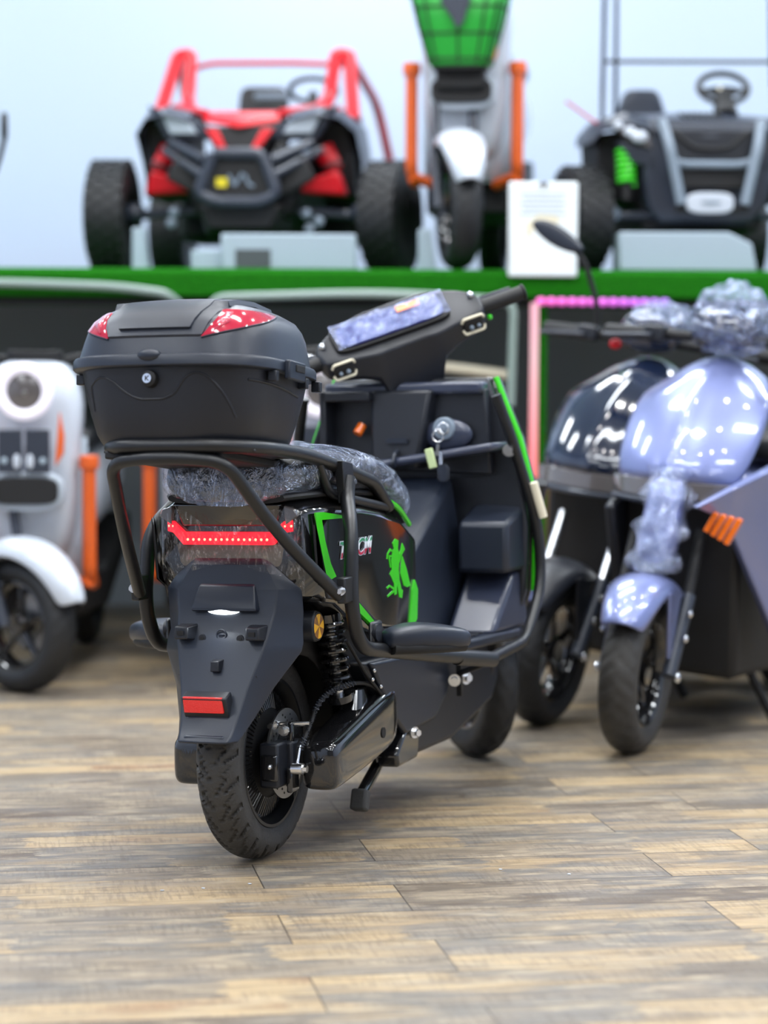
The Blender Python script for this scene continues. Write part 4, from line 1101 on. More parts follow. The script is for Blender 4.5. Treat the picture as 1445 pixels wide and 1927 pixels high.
    for s in (1, -1):
        cb = Q('crash_bar', tube(B(), fillet([(-.24, .172 * s, .30), (-.16, .176 * s, .335), (-.155, .176 * s, .64), (-.155, .176 * s, .685)], [0, .03, .01, 0]), .021, 16), 'orange')
        obj('bar_cap', cyl(B(), (-.155, .176 * s, .648), (-.155, .176 * s, .690), .030, 20), 'orange', cb, bevel=.006)
        obj('bar_foot', tube(B(), [(-.16, .176 * s, .315), (-.22, .10 * s, .29)], .019, 12), 'orange', cb)
    # handlebar
    bm = B(); tube(bm, fillet([(-.34, -.33, 1.0), (-.30, -.16, .99), (-.24, 0, .95), (-.30, .16, .99), (-.34, .33, 1.0)], .05), .012, 12); h = Q('handlebar', bm, 'dark')
    for s in (1, -1):
        obj('grip', tube(B(), [(-.315, .21 * s, .993), (-.342, .34 * s, 1.0)], .017, 12), 'dark', h)
        obj('brake_lever', tube(B(), [(-.28, .20 * s, .99), (-.29, .32 * s, .98)], .006, 8), 'steel', h)
    bm = B(); loft(bm, [sring(z, -.245, .05, 0, .085, 3, 24, 'z') for z in (.955, .985, 1.0)]); obj('dash', bm, 'dark', h, bevel=.004)
    if basket:
        bk = Q('basket', loft(B(), [sring(z, -.03, hx, 0, hy, 4.5, 40, 'z') for z, hx, hy in ((.660, .066, .092), (.675, .072, .100), (.80, .090, .134), (.93, .108, .165))], cap=False), 'basket', solid=.004)
        bmf = B()
        for z, hx, hy in ((.680, .076, .104), (.76, .088, .126), (.845, .100, .148), (.93, .114, .169)):
            tube(bmf, sring(z, -.03, hx, 0, hy, 4.5, 40, 'z'), .0035, 6, closed=True)
        for k in range(14):
            a = 2 * PI * k / 14
            i = int(k / 14 * 40)
            tube(bmf, [sring(z, -.03, hx, 0, hy, 4.5, 40, 'z')[i] for z, hx, hy in ((.665, .073, .100), (.80, .095, .139), (.93, .114, .169))], .003, 6)
        obj('basket_wire', bmf, 'dark', bk)
        obj('basket_floor', loft(B(), [sring(z, -.03, .064, 0, .090, 4.5, 40, 'z') for z in (.650, .663)]), 'dark', bk)
        bm = B(); prism(bm, [(-.06, .90), (.055, .90), (.035, .84), (.02, .79), (-.0, .77), (-.02, .81), (-.05, .85)], .075, .079, 'x'); obj('basket_patch', bm, 'greyp', bk)
        bm = B(); loft(bm, [sring(x, 0, .13, .925, .022, 3, 24) for x in (.05, .085)]); obj('head_cowl', bm, 'greyl', t, bevel=.006)
        bm = B(); sph(bm, (.085, .115, .925), .02, (.5, 1, 1.4), 14); obj('indicator', bm, 'amber_plain', t)
        bm = B(); box(bm, (-.05, 0, .625), (.06, .16, .07)); obj('basket_mount', bm, 'dark', t, bevel=.01)
    return t
white_scooter('white scooter at the left edge with round glowing headlight and orange guard bar', (-1.060, 7.12, .001), 2, 55)
white_scooter('white scooter mostly hidden behind the black top box, orange guard bars showing', (-0.545, 7.35, .001), 0, 12)
white_scooter('white scooter whose round headlight shows between top box and black handlebar', (-0.195, 7.55, .001), 0, 10)
white_scooter('white scooter standing on the green platform with a green basket and orange bars', (.238, 8.02, SZ + .001), 8, 16, 0, True)

# ==================================================================  LILAC AND NAVY SCOOTERS
def sport_scooter(name, label, loc, yaw, lean, paint, steer, mirror=False, fender='dark'):
    t = thing(name, label, 'scooter', loc, face_rot(yaw, lean))
    def Q(n, b, m, **k): return obj(n, b, m, t, **k)
    SMx = Matrix.Translation((-.0, 0, 0)) @ Matrix.Rotation(R(steer), 4, 'Z')
    Rr = .205
    ty, ri = wheel(t, Rr, .098, .135, 'tire_dusty' if paint == 'purple' else 'tire', tread=30, spoke='spokes', n=160)
    for o in [ty, ri] + [c for c in bpy.data.objects if c.parent is ri]: o.data.transform(SMx)
    bm = B(); secs = []
    for k in range(15):
        a = R(35 + 120 * k / 14); rr = .242; ca, sa = math.cos(a), math.sin(a); w_ = .070 * math.sin(PI * (k + 1.5) / 17) ** .4
        secs.append([(rr * .86 * ca, -w_ - .01, Rr + rr * .86 * sa), (rr * .99 * ca, -w_, Rr + rr * .99 * sa), (rr * 1.06 * ca, 0, Rr + rr * 1.06 * sa), (rr * .99 * ca, w_, Rr + rr * .99 * sa), (rr * .86 * ca, w_ + .01, Rr + rr * .86 * sa)])
    fd = Q('front_fender', xf(loft(bm, secs, closed=False), SMx), paint if fender == 'paint' else 'satin', solid=.008, sub=1)
    for s in (1, -1):
        obj('fender_stay', xf(prism(B(), [(-.06, .41), (.05, .42), (.012, .25), (-.012, .25)], .074 * s, .082 * s), SMx), paint if fender == 'paint' else 'satin', fd, bevel=.003)
        fk = Q('fork_leg', xf(tube(B(), [(0, .082 * s, Rr), (-.11, .086 * s, .40)], .019, 14), SMx), 'greyp')
        obj('fork_tube', xf(tube(B(), [(-.10, .086 * s, .385), (-.19, .086 * s, .56)], .014, 14), SMx), 'dark' if paint == 'purple' else 'steel', fk)
        bm = B(); sph(bm, (0, .105 * s, Rr), .014, (1, .6, 1), 14); sph(bm, (-.035, .108 * s, .30), .011, (1, .6, 1), 12); sph(bm, (-.06, .108 * s, .36), .011, (1, .6, 1), 12)
        obj('fork_bolt', xf(bm, SMx), 'steel', fk)
    # front shield
    bm = B(); secs = []
    for z, xc, w_ in ((.685, -.125, .150), (.70, -.115, .165), (.76, -.145, .180), (.83, -.20, .186), (.90, -.275, .178), (.95, -.345, .160), (.985, -.42, .135), (1.0, -.49, .105)):
        row = []
        for k in range(17):
            u = -1 + k / 8; y = u * w_; row.append((xc - 2.6 * y * y - .012 * (1 - abs(u)) * 0 + (.012 if abs(u) < .10 else 0), y, z - .05 * u * u * (1 if z > .9 else .2)))
        secs.append(row)
    fs_ = Q('front_shield', loft(bm, secs, closed=False), paint, solid=.012, sub=1)
    # headlight band under the shield
    bm = B(); secs = []
    for z, xc, w_ in ((.690, -.150, .150), (.675, -.115, .168), (.645, -.110, .160), (.625, -.16, .13)):
        secs.append([(xc - 2.6 * (u * w_) ** 2, u * w_, z) for u in [-1 + k / 6 for k in range(13)]])
    hb_ = Q('headlight', loft(bm, secs, closed=False), 'glass_dark', solid=.02)
    bm = B(); tube(bm, [(-.108 - 2.6 * y * y, y, .628) for y in [-.165 + .33 * k / 12 for k in range(13)]], .013, 10, flat=.7); obj('chin_trim', bm, 'greyp', hb_)
    # beak between headlights down to the fender
    if paint == 'purple':
        bm = B(); loft(bm, [sring(z, x - .035, .035, 0, w_, 3, 20, 'z') for z, x, w_ in ((.47, -.02, .052), (.55, -.045, .056), (.63, -.075, .048), (.70, -.10, .056))]); Q('beak', bm, paint, sub=1)
    if paint == 'purple':
        bm = B(); loft(bm, [sring(z, x - .033, .050, 0, w_, 2.4, 40, 'z') for z, x, w_ in [(.46 + .26 * q / 20, -.012 - .10 * q / 20, .062 + .014 * math.sin(q)) for q in range(21)]], cap=False)
        Q('beak_wrap', noise_push(bm, .012, 30), 'wrap_bub', ang=80, label='crumpled clear plastic wrap')
    # side leg blades
    for s in (1, -1):
        if paint == 'purple' and s == 1:
            tip = Vector((.055, .135, .640)); tb = Vector((-.30, .285, .770)); lb_ = Vector((-.44, .270, .190)); md = Vector((-.105, .165, .600)); bk = Vector((-.50, .30, .60))
            bm = B()
            def v2(p, dx=0, dy=0): return bm.verts.new((p.x + dx, (p.y + dy) * s, p.z))
            o_ = [v2(tip), v2(tb), v2(bk), v2(lb_), v2(md)]; i_ = [v2(tip, -.01, -.015), v2(tb, 0, -.04), v2(bk, 0, -.03), v2(lb_, -.01, -.025), v2(md, -.03, -.025)]
            bm.faces.new((o_[0], o_[1], o_[2], o_[4])); bm.faces.new((o_[4], o_[2], o_[3])); bm.faces.new((i_[4], i_[2], i_[1], i_[0])); bm.faces.new((i_[3], i_[2], i_[4]))
            for a_, b_ in ((0, 1), (1, 2), (2, 3), (3, 4), (4, 0)): bm.faces.new((o_[a_], i_[a_], i_[b_], o_[b_]))
            Q('leg_fairing', bm, paint, bevel=.006, segs=3)
            bm = B()
            for k in range(4): box(bm, (-.03 - .004 * k, s * (.150 + .018 * k), .600 - .006 * k), (.02, .014, .055 + .006 * k), Matrix.Rotation(R(-25 * s), 3, 'X'))
            Q('indicator', bm, 'amber_plain', bevel=.002)
        elif paint == 'purple':
            bm = B(); prism(bm, [(-.14, .60), (-.42, .72), (-.46, .35), (-.28, .30)], s * .15, s * .18); Q('leg_fairing', bm, 'satin', bevel=.01)
        else:
            bm = B(); prism(bm, [(-.42, .60), (-.60, .72), (-.64, .35), (-.46, .30)], s * .16, s * .20); Q('leg_fairing', bm, 'satin', bevel=.01)
            bm = B(); sph(bm, (-.43, s * .190, .49), .045, (.35, .5, 1.3), 16); Q('indicator', bm, 'amber_plain')
    bm = B(); quadbox(bm, [(-.30, -.16, .17), (-.30, .16, .17), (-1.1, .16, .14), (-1.1, -.16, .14), (-.22, -.16, .66), (-.22, .16, .66), (-.55, .17, .66), (-.55, -.17, .66)]); Q('lower_body', bm, 'dark', bevel=.02)
    Q('seat', loft(B(), [sring(x, 0, w_, z, .05, 3, 20) for x, w_, z in ((-.80, .08, .74), (-.9, .13, .77), (-1.2, .14, .80), (-1.4, .10, .82))]), 'vinyl', sub=1)
    Q('rear_body', loft(B(), [sring(x, 0, w_, z, h, 3, 20) for x, w_, z, h in ((-.78, .10, .54, .16), (-1.0, .15, .58, .14), (-1.3, .15, .64, .10), (-1.6, .08, .70, .05))]), paint, sub=1)
    ty2, ri2 = wheel(t, Rr, .10, .13, 'tire', grooves=False, n=48)
    for o in [ty2, ri2] + [c for c in bpy.data.objects if c.parent is ri2]: o.data.transform(Matrix.Translation((-1.32, 0, 0)))
    ty2.name = 'rear_tire'; ri2.name = 'rear_rim'
    ls = math.tan(R(lean))
    Q('side_stand', tube(B(), [(-.52, .13, .17), (-.56, .20, .02 + .20 * ls)], .012, 10), 'dark')
    # handlebar and wrapped head
    h = Q('handlebar', tube(B(), fillet([(-.50, -.34, 1.04), (-.46, -.18, 1.045), (-.46, .18, 1.045), (-.50, .34, 1.04)], .05), .014, 12), 'dark')
    for s in (1, -1):
        obj('grip', tube(B(), [(-.472, .22 * s, 1.043), (-.502, .345 * s, 1.04)], .020, 14), 'dark', h)
        bm = B(); box(bm, (-.455, .19 * s, 1.045), (.05, .06, .045)); obj('switch_box', bm, 'satin', h, bevel=.008)
        obj('brake_lever', tube(B(), [(-.42, .19 * s, 1.04), (-.43, .33 * s, 1.03)], .007, 8), 'satin2', h)
    bm = B(); loft(bm, [sring(x, 0, w_, z, hh_, 2.6, 24) for x, w_, z, hh_ in ((-.56, .06, 1.09, .04), (-.52, .095, 1.09, .06), (-.45, .10, 1.07, .06), (-.40, .07, 1.05, .04))]); obj('dash', bm, 'navy', h, sub=1)
    hw_ = .105 if paint == 'purple' else .085
    bm = B(); bmesh.ops.create_icosphere(bm, subdivisions=5, radius=1, matrix=Matrix.Translation((-.47, .02, 1.095 if paint == 'purple' else 1.10)) @ Matrix.Diagonal((.10, hw_, .092 if paint == 'purple' else .055, 1)))
    for v in bm.verts:
        d = (v.co - Vector((-.47, .02, 1.09))).normalized(); v.co += d * (abs(noise.noise(v.co * 24)) * .028 + noise.noise(v.co * 60) * .006)
    obj('dash_wrap', bm, 'wrap_bub', h, ang=80, label='crumpled clear plastic round the dashboard')
    if mirror:
        pth = fillet([(-.46, -.17, 1.06), (-.45, -.175, 1.13), (-.42, -.21, 1.235), (-.40, -.24, 1.275)], .03)
        mr = obj('mirror_stalk', tube(B(), pth, .008, 10), 'dark', h)
        sc_ = []
        for u, hh_, hz in ((0, .006, .004), (.02, .018, .016), (.06, .024, .024), (.11, .022, .026), (.15, .012, .016), (.165, .003, .004)):
            sc_.append(sring(-.215 - u * 1.0, -.40, .012, 1.275 + u * .36, hz * 1.25, 2.6, 16, 'y'))
        obj('mirror', loft(B(), sc_), 'satin2', mr, sub=1)
        obj('red_clip', sph(B(), (-.20, 0, 1.035), .018, (.6, 1, .8), 14), 'red', h)
    return t
sport_scooter('lilac_scooter', 'lilac blue scooter at the right edge, dash and fork wrapped in clear plastic', (.622, 6.10, .0), 26, 4.5, 'purple', 4, False, 'paint')
sport_scooter('navy_scooter', 'dark navy scooter with black mirror parked behind the lilac scooter', (.423, 6.56, .0), 28, 7, 'navy', 0, True)

# ==================================================================  RED BUGGY  (front view, local x right, y depth, z up)
def knob_wheel(t, name, x, y, Rr, w, ang, rimr):
    bm = B(); prof = [(rimr, -w * .42), (Rr * .86, -w * .5), (Rr * .96, -w * .44), (Rr * .975, -w * .2), (Rr * .975, w * .2), (Rr * .96, w * .44), (Rr * .86, w * .5), (rimr, w * .42)]
    lathe_y(bm, prof, (0, 0, 0), 56)
    for k in range(26):
        for j in range(4):
            a = 2 * PI * (k + .5 * (j % 2)) / 26; d = Vector((math.cos(a), 0, math.sin(a)))
            box(bm, d * Rr * .97 + Vector((0, (-.36 + .24 * j) * w, 0)), (Rr * .10, w * .15, Rr * .10), Matrix.Rotation(-a, 3, 'Y'))
    m = Matrix.Translation((x, y, Rr)) @ Matrix.Rotation(R(90 + ang), 4, 'Z')
    o = obj(name, xf(bm, m), 'tire', t)
    bm = B(); lathe_y(bm, [(0, -w * .3), (rimr * .5, -w * .34), (rimr, -w * .40), (rimr, w * .40), (rimr * .5, w * .34), (0, w * .3)], (0, 0, 0), 32)
    obj('rim', xf(bm, m), 'dark', o)
    return o

bg = thing('red_buggy', 'red and black off road buggy with knobbly tyres on the left of the platform', 'buggy', (-.482, 8.46, SZ + .004), Matrix.Rotation(R(-5), 3, 'Z') * 1.075)
def Q(n, b, m, par=bg, **k): return obj(n, b, m, par, **k)
knob_wheel(bg, 'tire', -.440, .05, .180, .135, 0, .085); knob_wheel(bg, 'tire', .462, .05, .178, .130, -12, .085)
knob_wheel(bg, 'tire', -.40, .95, .175, .13, 0, .085); knob_wheel(bg, 'tire', .38, .95, .175, .13, 0, .085)
# chassis, dark backing block
bm = B(); quadbox(bm, [(-.15, -.05, .17), (.15, -.05, .17), (.20, 1.0, .14), (-.20, 1.0, .14), (-.22, -.05, .36), (.22, -.05, .36), (.28, 1.0, .34), (-.28, 1.0, .34)]); Q('chassis', bm, 'dark', bevel=.02)
Q('dark_backing', box(B(), (0, .72, .27), (.62, .36, .30)), 'dark', bevel=.03)  # added dark block that keeps the gap under the buggy black
# fenders
for s in (1, -1):
    bm = B(); secs = []
    for x, y, z in ((.16, -.04, .505), (.24, -.03, .525), (.31, .02, .515), (.355, .10, .475), (.36, .20, .40), (.355, .28, .30)):
        secs.append([(s * x, y - .10 if z > .45 else y - .06, z - .035), (s * x, y - .02, z), (s * x, y + .25, z + .01), (s * x, y + .28, z - .03)])
    Q('front_fender', loft(bm, secs), 'greyp', bevel=.008, ang=40)
    bm = B(); quadbox(bm, [(s * .20, .10, .26), (s * .345, .10, .24), (s * .345, .45, .24), (s * .20, .45, .26), (s * .20, .02, .49), (s * .335, .06, .485), (s * .345, .45, .48), (s * .20, .45, .49)]); Q('wheel_housing', bm, 'dark', bevel=.015)
    # headlight
    bm = B(); quadbox(bm, [(s * .085, -.115, .415), (s * .24, -.085, .415), (s * .24, -.03, .415), (s * .085, -.06, .415), (s * .125, -.12, .465), (s * .305, -.080, .525), (s * .305, -.02, .525), (s * .125, -.05, .465)]); hl = Q('headlight', bm, 'greyp', bevel=.006)
    bm = B(); quadbox(bm, [(s * .135, -.125, .430), (s * .225, -.105, .432), (s * .225, -.06, .432), (s * .135, -.09, .430), (s * .155, -.128, .460), (s * .262, -.100, .512), (s * .262, -.05, .512), (s * .155, -.09, .460)]); obj('headlight_lens', bm, 'whitem', hl, bevel=.004)
    # suspension arm cover and shock
    bm = B(); quadbox(bm, [(s * .14, -.03, .255), (s * .325, -.02, .245), (s * .325, .10, .245), (s * .14, .08, .255), (s * .14, -.03, .275), (s * .300, -.03, .325), (s * .300, .08, .325), (s * .14, .08, .275)]); Q('arm_cover', bm, 'red', bevel=.012)
    Q('shock_absorber', cyl(B(), (s * .285, .02, .325), (s * .245, .03, .395), .030, 20, .036), 'red')
    Q('shock_collar', cyl(B(), (s * .275, .02, .328), (s * .271, .022, .338), .040, 16), 'dark')
    Q('suspension_arm', tube(B(), [(s * .10, .03, .20), (s * .42, .05, .18)], .016, 10), 'greyp')
    Q('steering_knuckle', sph(B(), (s * .37, .04, .19), .042, (1, .8, .8), 14), 'greyp')
    # roll cage
    cg = [(s * .325, .22, .50), (s * .290, .42, .738), (s * .245, .42, .742), (s * .235, .30, .58), (s * .20, .16, .515)]
    rc = Q('roll_cage', tube(B(), fillet(cg, .02), .022, 12), 'red')
    obj('cage_top', box(B(), (s * .270, .43, .735), (.075, .05, .035)), 'red', rc, bevel=.01)
    obj('cage_rear_bar', tube(B(), fillet([(s * .29, .42, .73), (s * .34, .90, .62), (s * .38, 1.05, .40)], .1), .016, 10), 'red', rc)
    obj('cage_panel', quadbox(B(), [(s * .20, .15, .50), (s * .32, .20, .50), (s * .32, .24, .50), (s * .20, .19, .50), (s * .235, .25, .55), (s * .27, .28, .56), (s * .27, .31, .56), (s * .235, .28, .55)]), 'red', rc, bevel=.008)
    Q('bumper_strut', tube(B(), [(s * .105, -.16, .345), (s * .225, -.09, .405)], .017, 10), 'greyp')
    Q('bumper_strut', tube(B(), [(s * .115, -.16, .30), (s * .250, -.06, .385)], .015, 10), 'greyp')
    Q('bumper_side', box(B(), (s * .16, -.10, .305), (.13, .03, .10), Matrix.Rotation(R(-28 * s), 3, 'Y')), 'dark', bevel=.01)
    bm = B(); quadbox(bm, [(s * .035, -.155, .375), (s * .060, -.155, .375), (s * .060, -.13, .375), (s * .035, -.13, .375), (s * .070, -.135, .445), (s * .110, -.135, .445), (s * .11, -.11, .445), (s * .07, -.11, .445)]); Q('grille_stripe', bm, 'red', bevel=.004)
bm = B(); quadbox(bm, [(-.07, -.13, .355), (.07, -.13, .355), (.08, -.02, .355), (-.08, -.02, .355), (-.115, -.115, .455), (.115, -.115, .455), (.13, -.0, .455), (-.13, 0, .455)]); Q('grille', bm, 'dark', bevel=.008)
bm = B(); loft(bm, [[(-.125, -.09, .470), (0, -.14, .445), (.125, -.09, .470), (.10, -.03, .485), (-.10, -.03, .485)], [(-.125, -.07, .492), (0, -.12, .475), (.125, -.07, .492), (.10, 0.0, .51), (-.10, 0.0, .51)], [(-.16, .08, .515), (0, .08, .520), (.16, .08, .515), (.22, .18, .53), (-.22, .18, .53)]]); Q('hood', bm, 'red', bevel=.008, ang=30)
for s in (1, -1): Q('hood_wing', tube(B(), [(s * .12, -.05, .500), (s * .24, .10, .535), (s * .31, .22, .51)], .014, 8), 'red')
Q('cage_crossbar', tube(B(), fillet([(-.25, .42, .690), (-.18, .42, .712), (.10, .42, .712), (.27, .42, .705)], .03), .0085, 10), 'red')
bm = B(); tube(bm, fillet([(-.075, -.17, .365), (.075, -.17, .365), (.125, -.17, .24), (.07, -.17, .215), (-.07, -.17, .215), (-.125, -.17, .24), (-.075, -.17, .365)], .025, 5), .019, 12); bpr = Q('front_bumper', bm, 'greyp')
bm = B(); prism(bm, [(-.07, .35), (.07, .35), (.11, .25), (.06, .225), (-.06, .225), (-.11, .25)], -.16, -.14); obj('bumper_plate', bm, 'dark', bpr, bevel=.003)
bm = B(); box(bm, (-.052, -.163, .275), (.035, .005, .030)); obj('bumper_mark', bm, 'yellow', bpr, bevel=.004, label='small yellow mark')
bm = B(); tube(bm, fillet([(-.03, -.163, .30), (-.01, -.163, .265), (.015, -.163, .305)], .006), .005, 6); tube(bm, fillet([(.02, -.163, .30), (.035, -.163, .268), (.05, -.163, .262)], .006), .005, 6); obj('bumper_scrawl', bm, 'greyl', bpr)
Q('skid_plate', quadbox(B(), [(-.10, -.12, .13), (.10, -.12, .13), (.14, .1, .12), (-.14, .1, .12), (-.13, -.13, .21), (.13, -.13, .21), (.16, .1, .2), (-.16, .1, .2)]), 'dark', bevel=.01)
bm = B(); loft(bm, [sring(z, -.03 + 0, w_, .62 + (z - .5) * .3, .05, 3.5, 24, 'z') for z, w_ in ((.40, .10), (.58, .085), (.635, .083), (.655, .07))]); Q('seat', bm, 'dark', bevel=.008)
Q('seat_stripe', box(B(), (.015, .555, .615), (.13, .02, .022)), 'greyl', bevel=.004)
sw = Q('steering_wheel', tube(B(), [(.175 + .078 * math.cos(a), .36 - .02 * math.sin(a), .615 + .037 * math.sin(a)) for a in [2 * PI * k / 36 for k in range(36)]], .009, 8, closed=True), 'dark')
obj('steering_column', tube(B(), [(.175, .36, .60), (.175, .20, .49)], .016, 10), 'dark', sw)
Q('seat', loft(B(), [sring(z, .235, w_, .64, .05, 3.5, 24, 'z') for z, w_ in ((.40, .09), (.55, .075), (.575, .06))]), 'dark', bevel=.008)
Q('axle', tube(B(), [(-.40, .95, .175), (.46, .95, .175)], .02, 10), 'dark')
for i, (x, z) in enumerate(((-.235, .155), (-.225, .19), (.20, .185), (.24, .16), (.21, .135))): Q('hub_bolt', sph(B(), (x, -.03, z), .018, (1, .6, 1), 12), 'greyl')

# boxes under the vehicles
bx = thing('white_box', 'pale box with a dark opening propped beneath the red buggy', 'box', (-.316, 8.12, SZ))
obj('body', box(B(), (0, 0, .058), (.440, .22, .115)), 'board', bx, bevel=.006)
obj('opening', box(B(), (-.115, -.111, .035), (.115, .004, .060)), 'panel_grey', bx)
obj('side_flap', box(B(), (-.27, .01, .032), (.10, .18, .062)), 'board', bx, bevel=.004)
tag(obj('white_block', prism(B(), [(-.195 + .0, 0), (-.195 + 0, .125), (.16, .125), (.235, .09), (.255, 0)], 0, .24), 'board', bevel=.006), 'wide pale block with a sloping corner propped under the black utility buggy', 'block')
bpy.data.objects['white_block'].location = (.955, 7.98, SZ + .001)
def wedge(label, x, y, a, b, h):
    o = tag(obj('white_wedge', prism(B(), [(-a, 0), (-b, h), (b * .4, h), (a, 0)], 0, .12), 'board', bevel=.004), label, 'wedge'); o.location = (x, y, SZ - .001); return o
wedge('pale wedge between the red buggy and the basket scooter', .138, 8.02, .030, .030, .135)
wedge('slim pale wedge beside the left tyre of the red buggy', -.812, 8.12, .026, .024, .14)

# sign board
sg = thing('sign_board', 'white information board standing at the platform edge beside the basket scooter', 'sign', (.504, 7.865, SZ - .025))
obj('panel', box(B(), (0, 0, .152), (.222, .012, .302)), pbr('white_sign_board', (.80, .86, .88), .4), sg, bevel=.008)
bm = B()
for k in range(5): box(bm, (0.0, -.007, .265 - k * .016), (.15 - .02 * (k % 2), .001, .0035))
obj('print_line', bm, 'board', sg, label='faint lines of small print')
bm = B(); prism(bm, [(-.055, .17), (-.015, .20), (.045, .195), (.06, .175), (.02, .168), (-.03, .15), (-.05, .115)], -.0065, -.0078); obj('printed_mark', bm, 'cream', sg, label='cream printed mark')
obj('clip', box(B(), (0, -.009, .296), (.03, .006, .012)), 'steel', sg)

# ==================================================================  BLACK UTILITY BUGGY
ut = thing('utility_buggy', 'black utility buggy with grey bull bars on the right of the platform', 'buggy', (1.058, 8.14, SZ + .004), Matrix.Rotation(R(4), 3, 'Z'))
def U(n, b, m, **k): return obj(n, b, m, ut, **k)
for x, a in ((-.40, 12), (.40, -12)): knob_wheel(ut, 'tire', x, .12, .175, .13, a, .08)
for x in (-.38, .38): knob_wheel(ut, 'tire', x, 1.15, .175, .13, 0, .08)
bm = B(); loft(bm, [[(x * w_, y, z) for x in (-1, -.5, .5, 1)] + [(x * w_, y + .12, z) for x in (1, .5, -.5, -1)] for z, w_, y in ((.16, .15, -.02), (.22, .20, -.04), (.32, .215, -.05), (.42, .20, -.05), (.50, .20, -.03))]); U('front_body', bm, 'greyp', bevel=.01)
bm = B(); quadbox(bm, [(-.20, .06, .14), (.20, .06, .14), (.25, 1.2, .12), (-.25, 1.2, .12), (-.22, .06, .36), (.22, .06, .36), (.28, 1.2, .34), (-.28, 1.2, .34)]); U('chassis', bm, 'dark', bevel=.01)
bm = B(); loft(bm, [[(-.20, -.055, .455), (0, -.08, .435), (.20, -.055, .455), (.22, .04, .475), (-.22, .04, .475)], [(-.20, -.04, .485), (0, -.06, .475), (.20, -.04, .485), (.22, .05, .50), (-.22, .05, .50)], [(-.26, .25, .535), (0, .22, .545), (.26, .25, .535), (.26, .38, .53), (-.26, .38, .53)]]); hd_ = U('hood', bm, 'greyp', bevel=.008, ang=30)
bm = B()
for k in range(7): box(bm, (-.06 + .02 * k + .0, .10, .522), (.008, .12, .006), Matrix.Rotation(R(14), 3, 'X'))
obj('hood_vent', bm, 'dark', hd_)
for s in (1, -1):
    bm = B(); secs = []
    for x, y, z in ((.19, -.03, .500), (.27, -.01, .520), (.34, .05, .505), (.37, .12, .465)):
        secs.append([(s * x, y - .05, z - .045), (s * x, y, z), (s * x, y + .30, z + .01), (s * x, y + .32, z - .03)])
    U('front_fender', loft(bm, secs), 'greyp', bevel=.008, ang=40)
    bm = B(); quadbox(bm, [(s * .18, .12, .22), (s * .33, .14, .25), (s * .33, .50, .25), (s * .18, .50, .22), (s * .18, .05, .48), (s * .345, .12, .46), (s * .345, .50, .46), (s * .18, .50, .48)]); U('wheel_housing', bm, 'dark', bevel=.01)
    bm = B(); quadbox(bm, [(s * .195, -.085, .395), (s * .275, -.05, .430), (s * .275, .02, .43), (s * .195, 0, .395), (s * .205, -.08, .435), (s * .315, -.03, .485), (s * .315, .03, .485), (s * .205, 0, .435)]); hl = U('headlight', bm, 'glass_dark', bevel=.005)
    bm = B(); sph(bm, (s * .235, -.075, .435), .022, (1.3, .5, .9), 16); sph(bm, (s * .265, -.062, .452), .017, (1.2, .5, 1), 14); sph(bm, (s * .300, -.04, .474), .014, (1.2, .6, 1), 12); obj('headlight_lens', bm, 'white', hl)
    bm = B(); quadbox(bm, [(s * .18, -.06, .33), (s * .27, -.03, .36), (s * .27, .05, .36), (s * .18, .04, .33), (s * .19, -.07, .395), (s * .30, -.03, .425), (s * .30, .05, .425), (s * .19, .04, .395)]); U('bumper_corner', bm, 'greyp', bevel=.008)
    # bull bar
    U('bull_bar', tube(B(), fillet([(s * .165, -.09, .485), (s * .145, -.13, .40), (s * .105, -.13, .215)], .03), .017, 12), 'greyl')
    U('bar_crease', tube(B(), fillet([(s * .125, -.075, .455), (s * .06, -.085, .40), (0, -.09, .395)], .02), .007, 8), 'dark')
    # green springs
    top_, bot = Vector((s * .27, .0, .40)), Vector((s * .265, -.01, .285)); pts = []
    for k in range(6 * 14 + 1):
        tt = k / (6 * 14); a = 2 * PI * k / 14; pts.append(bot.lerp(top_, tt) + Vector((math.cos(a), math.sin(a), 0)) * .026)
    sp_ = U('shock_absorber', cyl(B(), bot - Vector((0, 0, .05)), top_, .016, 12), 'dark')
    obj('coil_spring', tube(B(), pts, .0085, 8), 'green', sp_)
    U('suspension_arm', tube(B(), [(s * .12, .03, .19), (s * .38, .10, .18)], .014, 10), 'greyp')
    U('steering_knuckle', sph(B(), (s * .315, .05, .19), .038, (1.1, .8, .8), 14), 'greyl')
    # roof frame
    bm = B(); tube(bm, fillet([(s * .300, .30, .52), (s * .294, .33, .66), (s * .284, .36, 1.15)], .05), .0085, 10); tube(bm, [(s * .284, .36, 1.15), (s * .284, .85, 1.15)], .009, 10)
    if s < 0: tube(bm, [(-.235, .42, .50), (-.235, .42, 1.15)], .008, 10)
    rfm = U('roof_frame', bm, 'navy')
bm = B(); tube(bm, fillet([(-.13, -.105, .355), (-.09, -.10, .345), (.09, -.10, .345), (.13, -.105, .355)], .02), .013, 10); U('bull_bar_cross', bm, 'greyl')
U('grille', prism(B(), [(-.15, .46), (.15, .46), (.13, .36), (-.13, .36)], -.075, -.05), 'satin', bevel=.004)
U('lower_grille', prism(B(), [(-.13, .335), (.13, .335), (.11, .27), (-.11, .27)], -.075, -.05), 'dark', bevel=.004)
U('windscreen_bar', tube(B(), [(-.292, .34, .725), (.292, .34, .731)], .0065, 10), 'dark')
U('roof_bar', tube(B(), [(-.284, .36, 1.15), (.284, .36, 1.15)], .009, 10), 'navy')
bd_ = U('oval_badge', loft(B(), [sring(y, -.012, .078, .218, .034, 3.2, 32, 'y') for y in (-.142, -.120)]), 'white', bevel=.004, label='white oval badge')
obj('badge_mark', loft(B(), [sring(y, -.010, .034, .218, .006, 2, 20, 'y') for y in (-.1445, -.143)]), 'greyl', bd_)
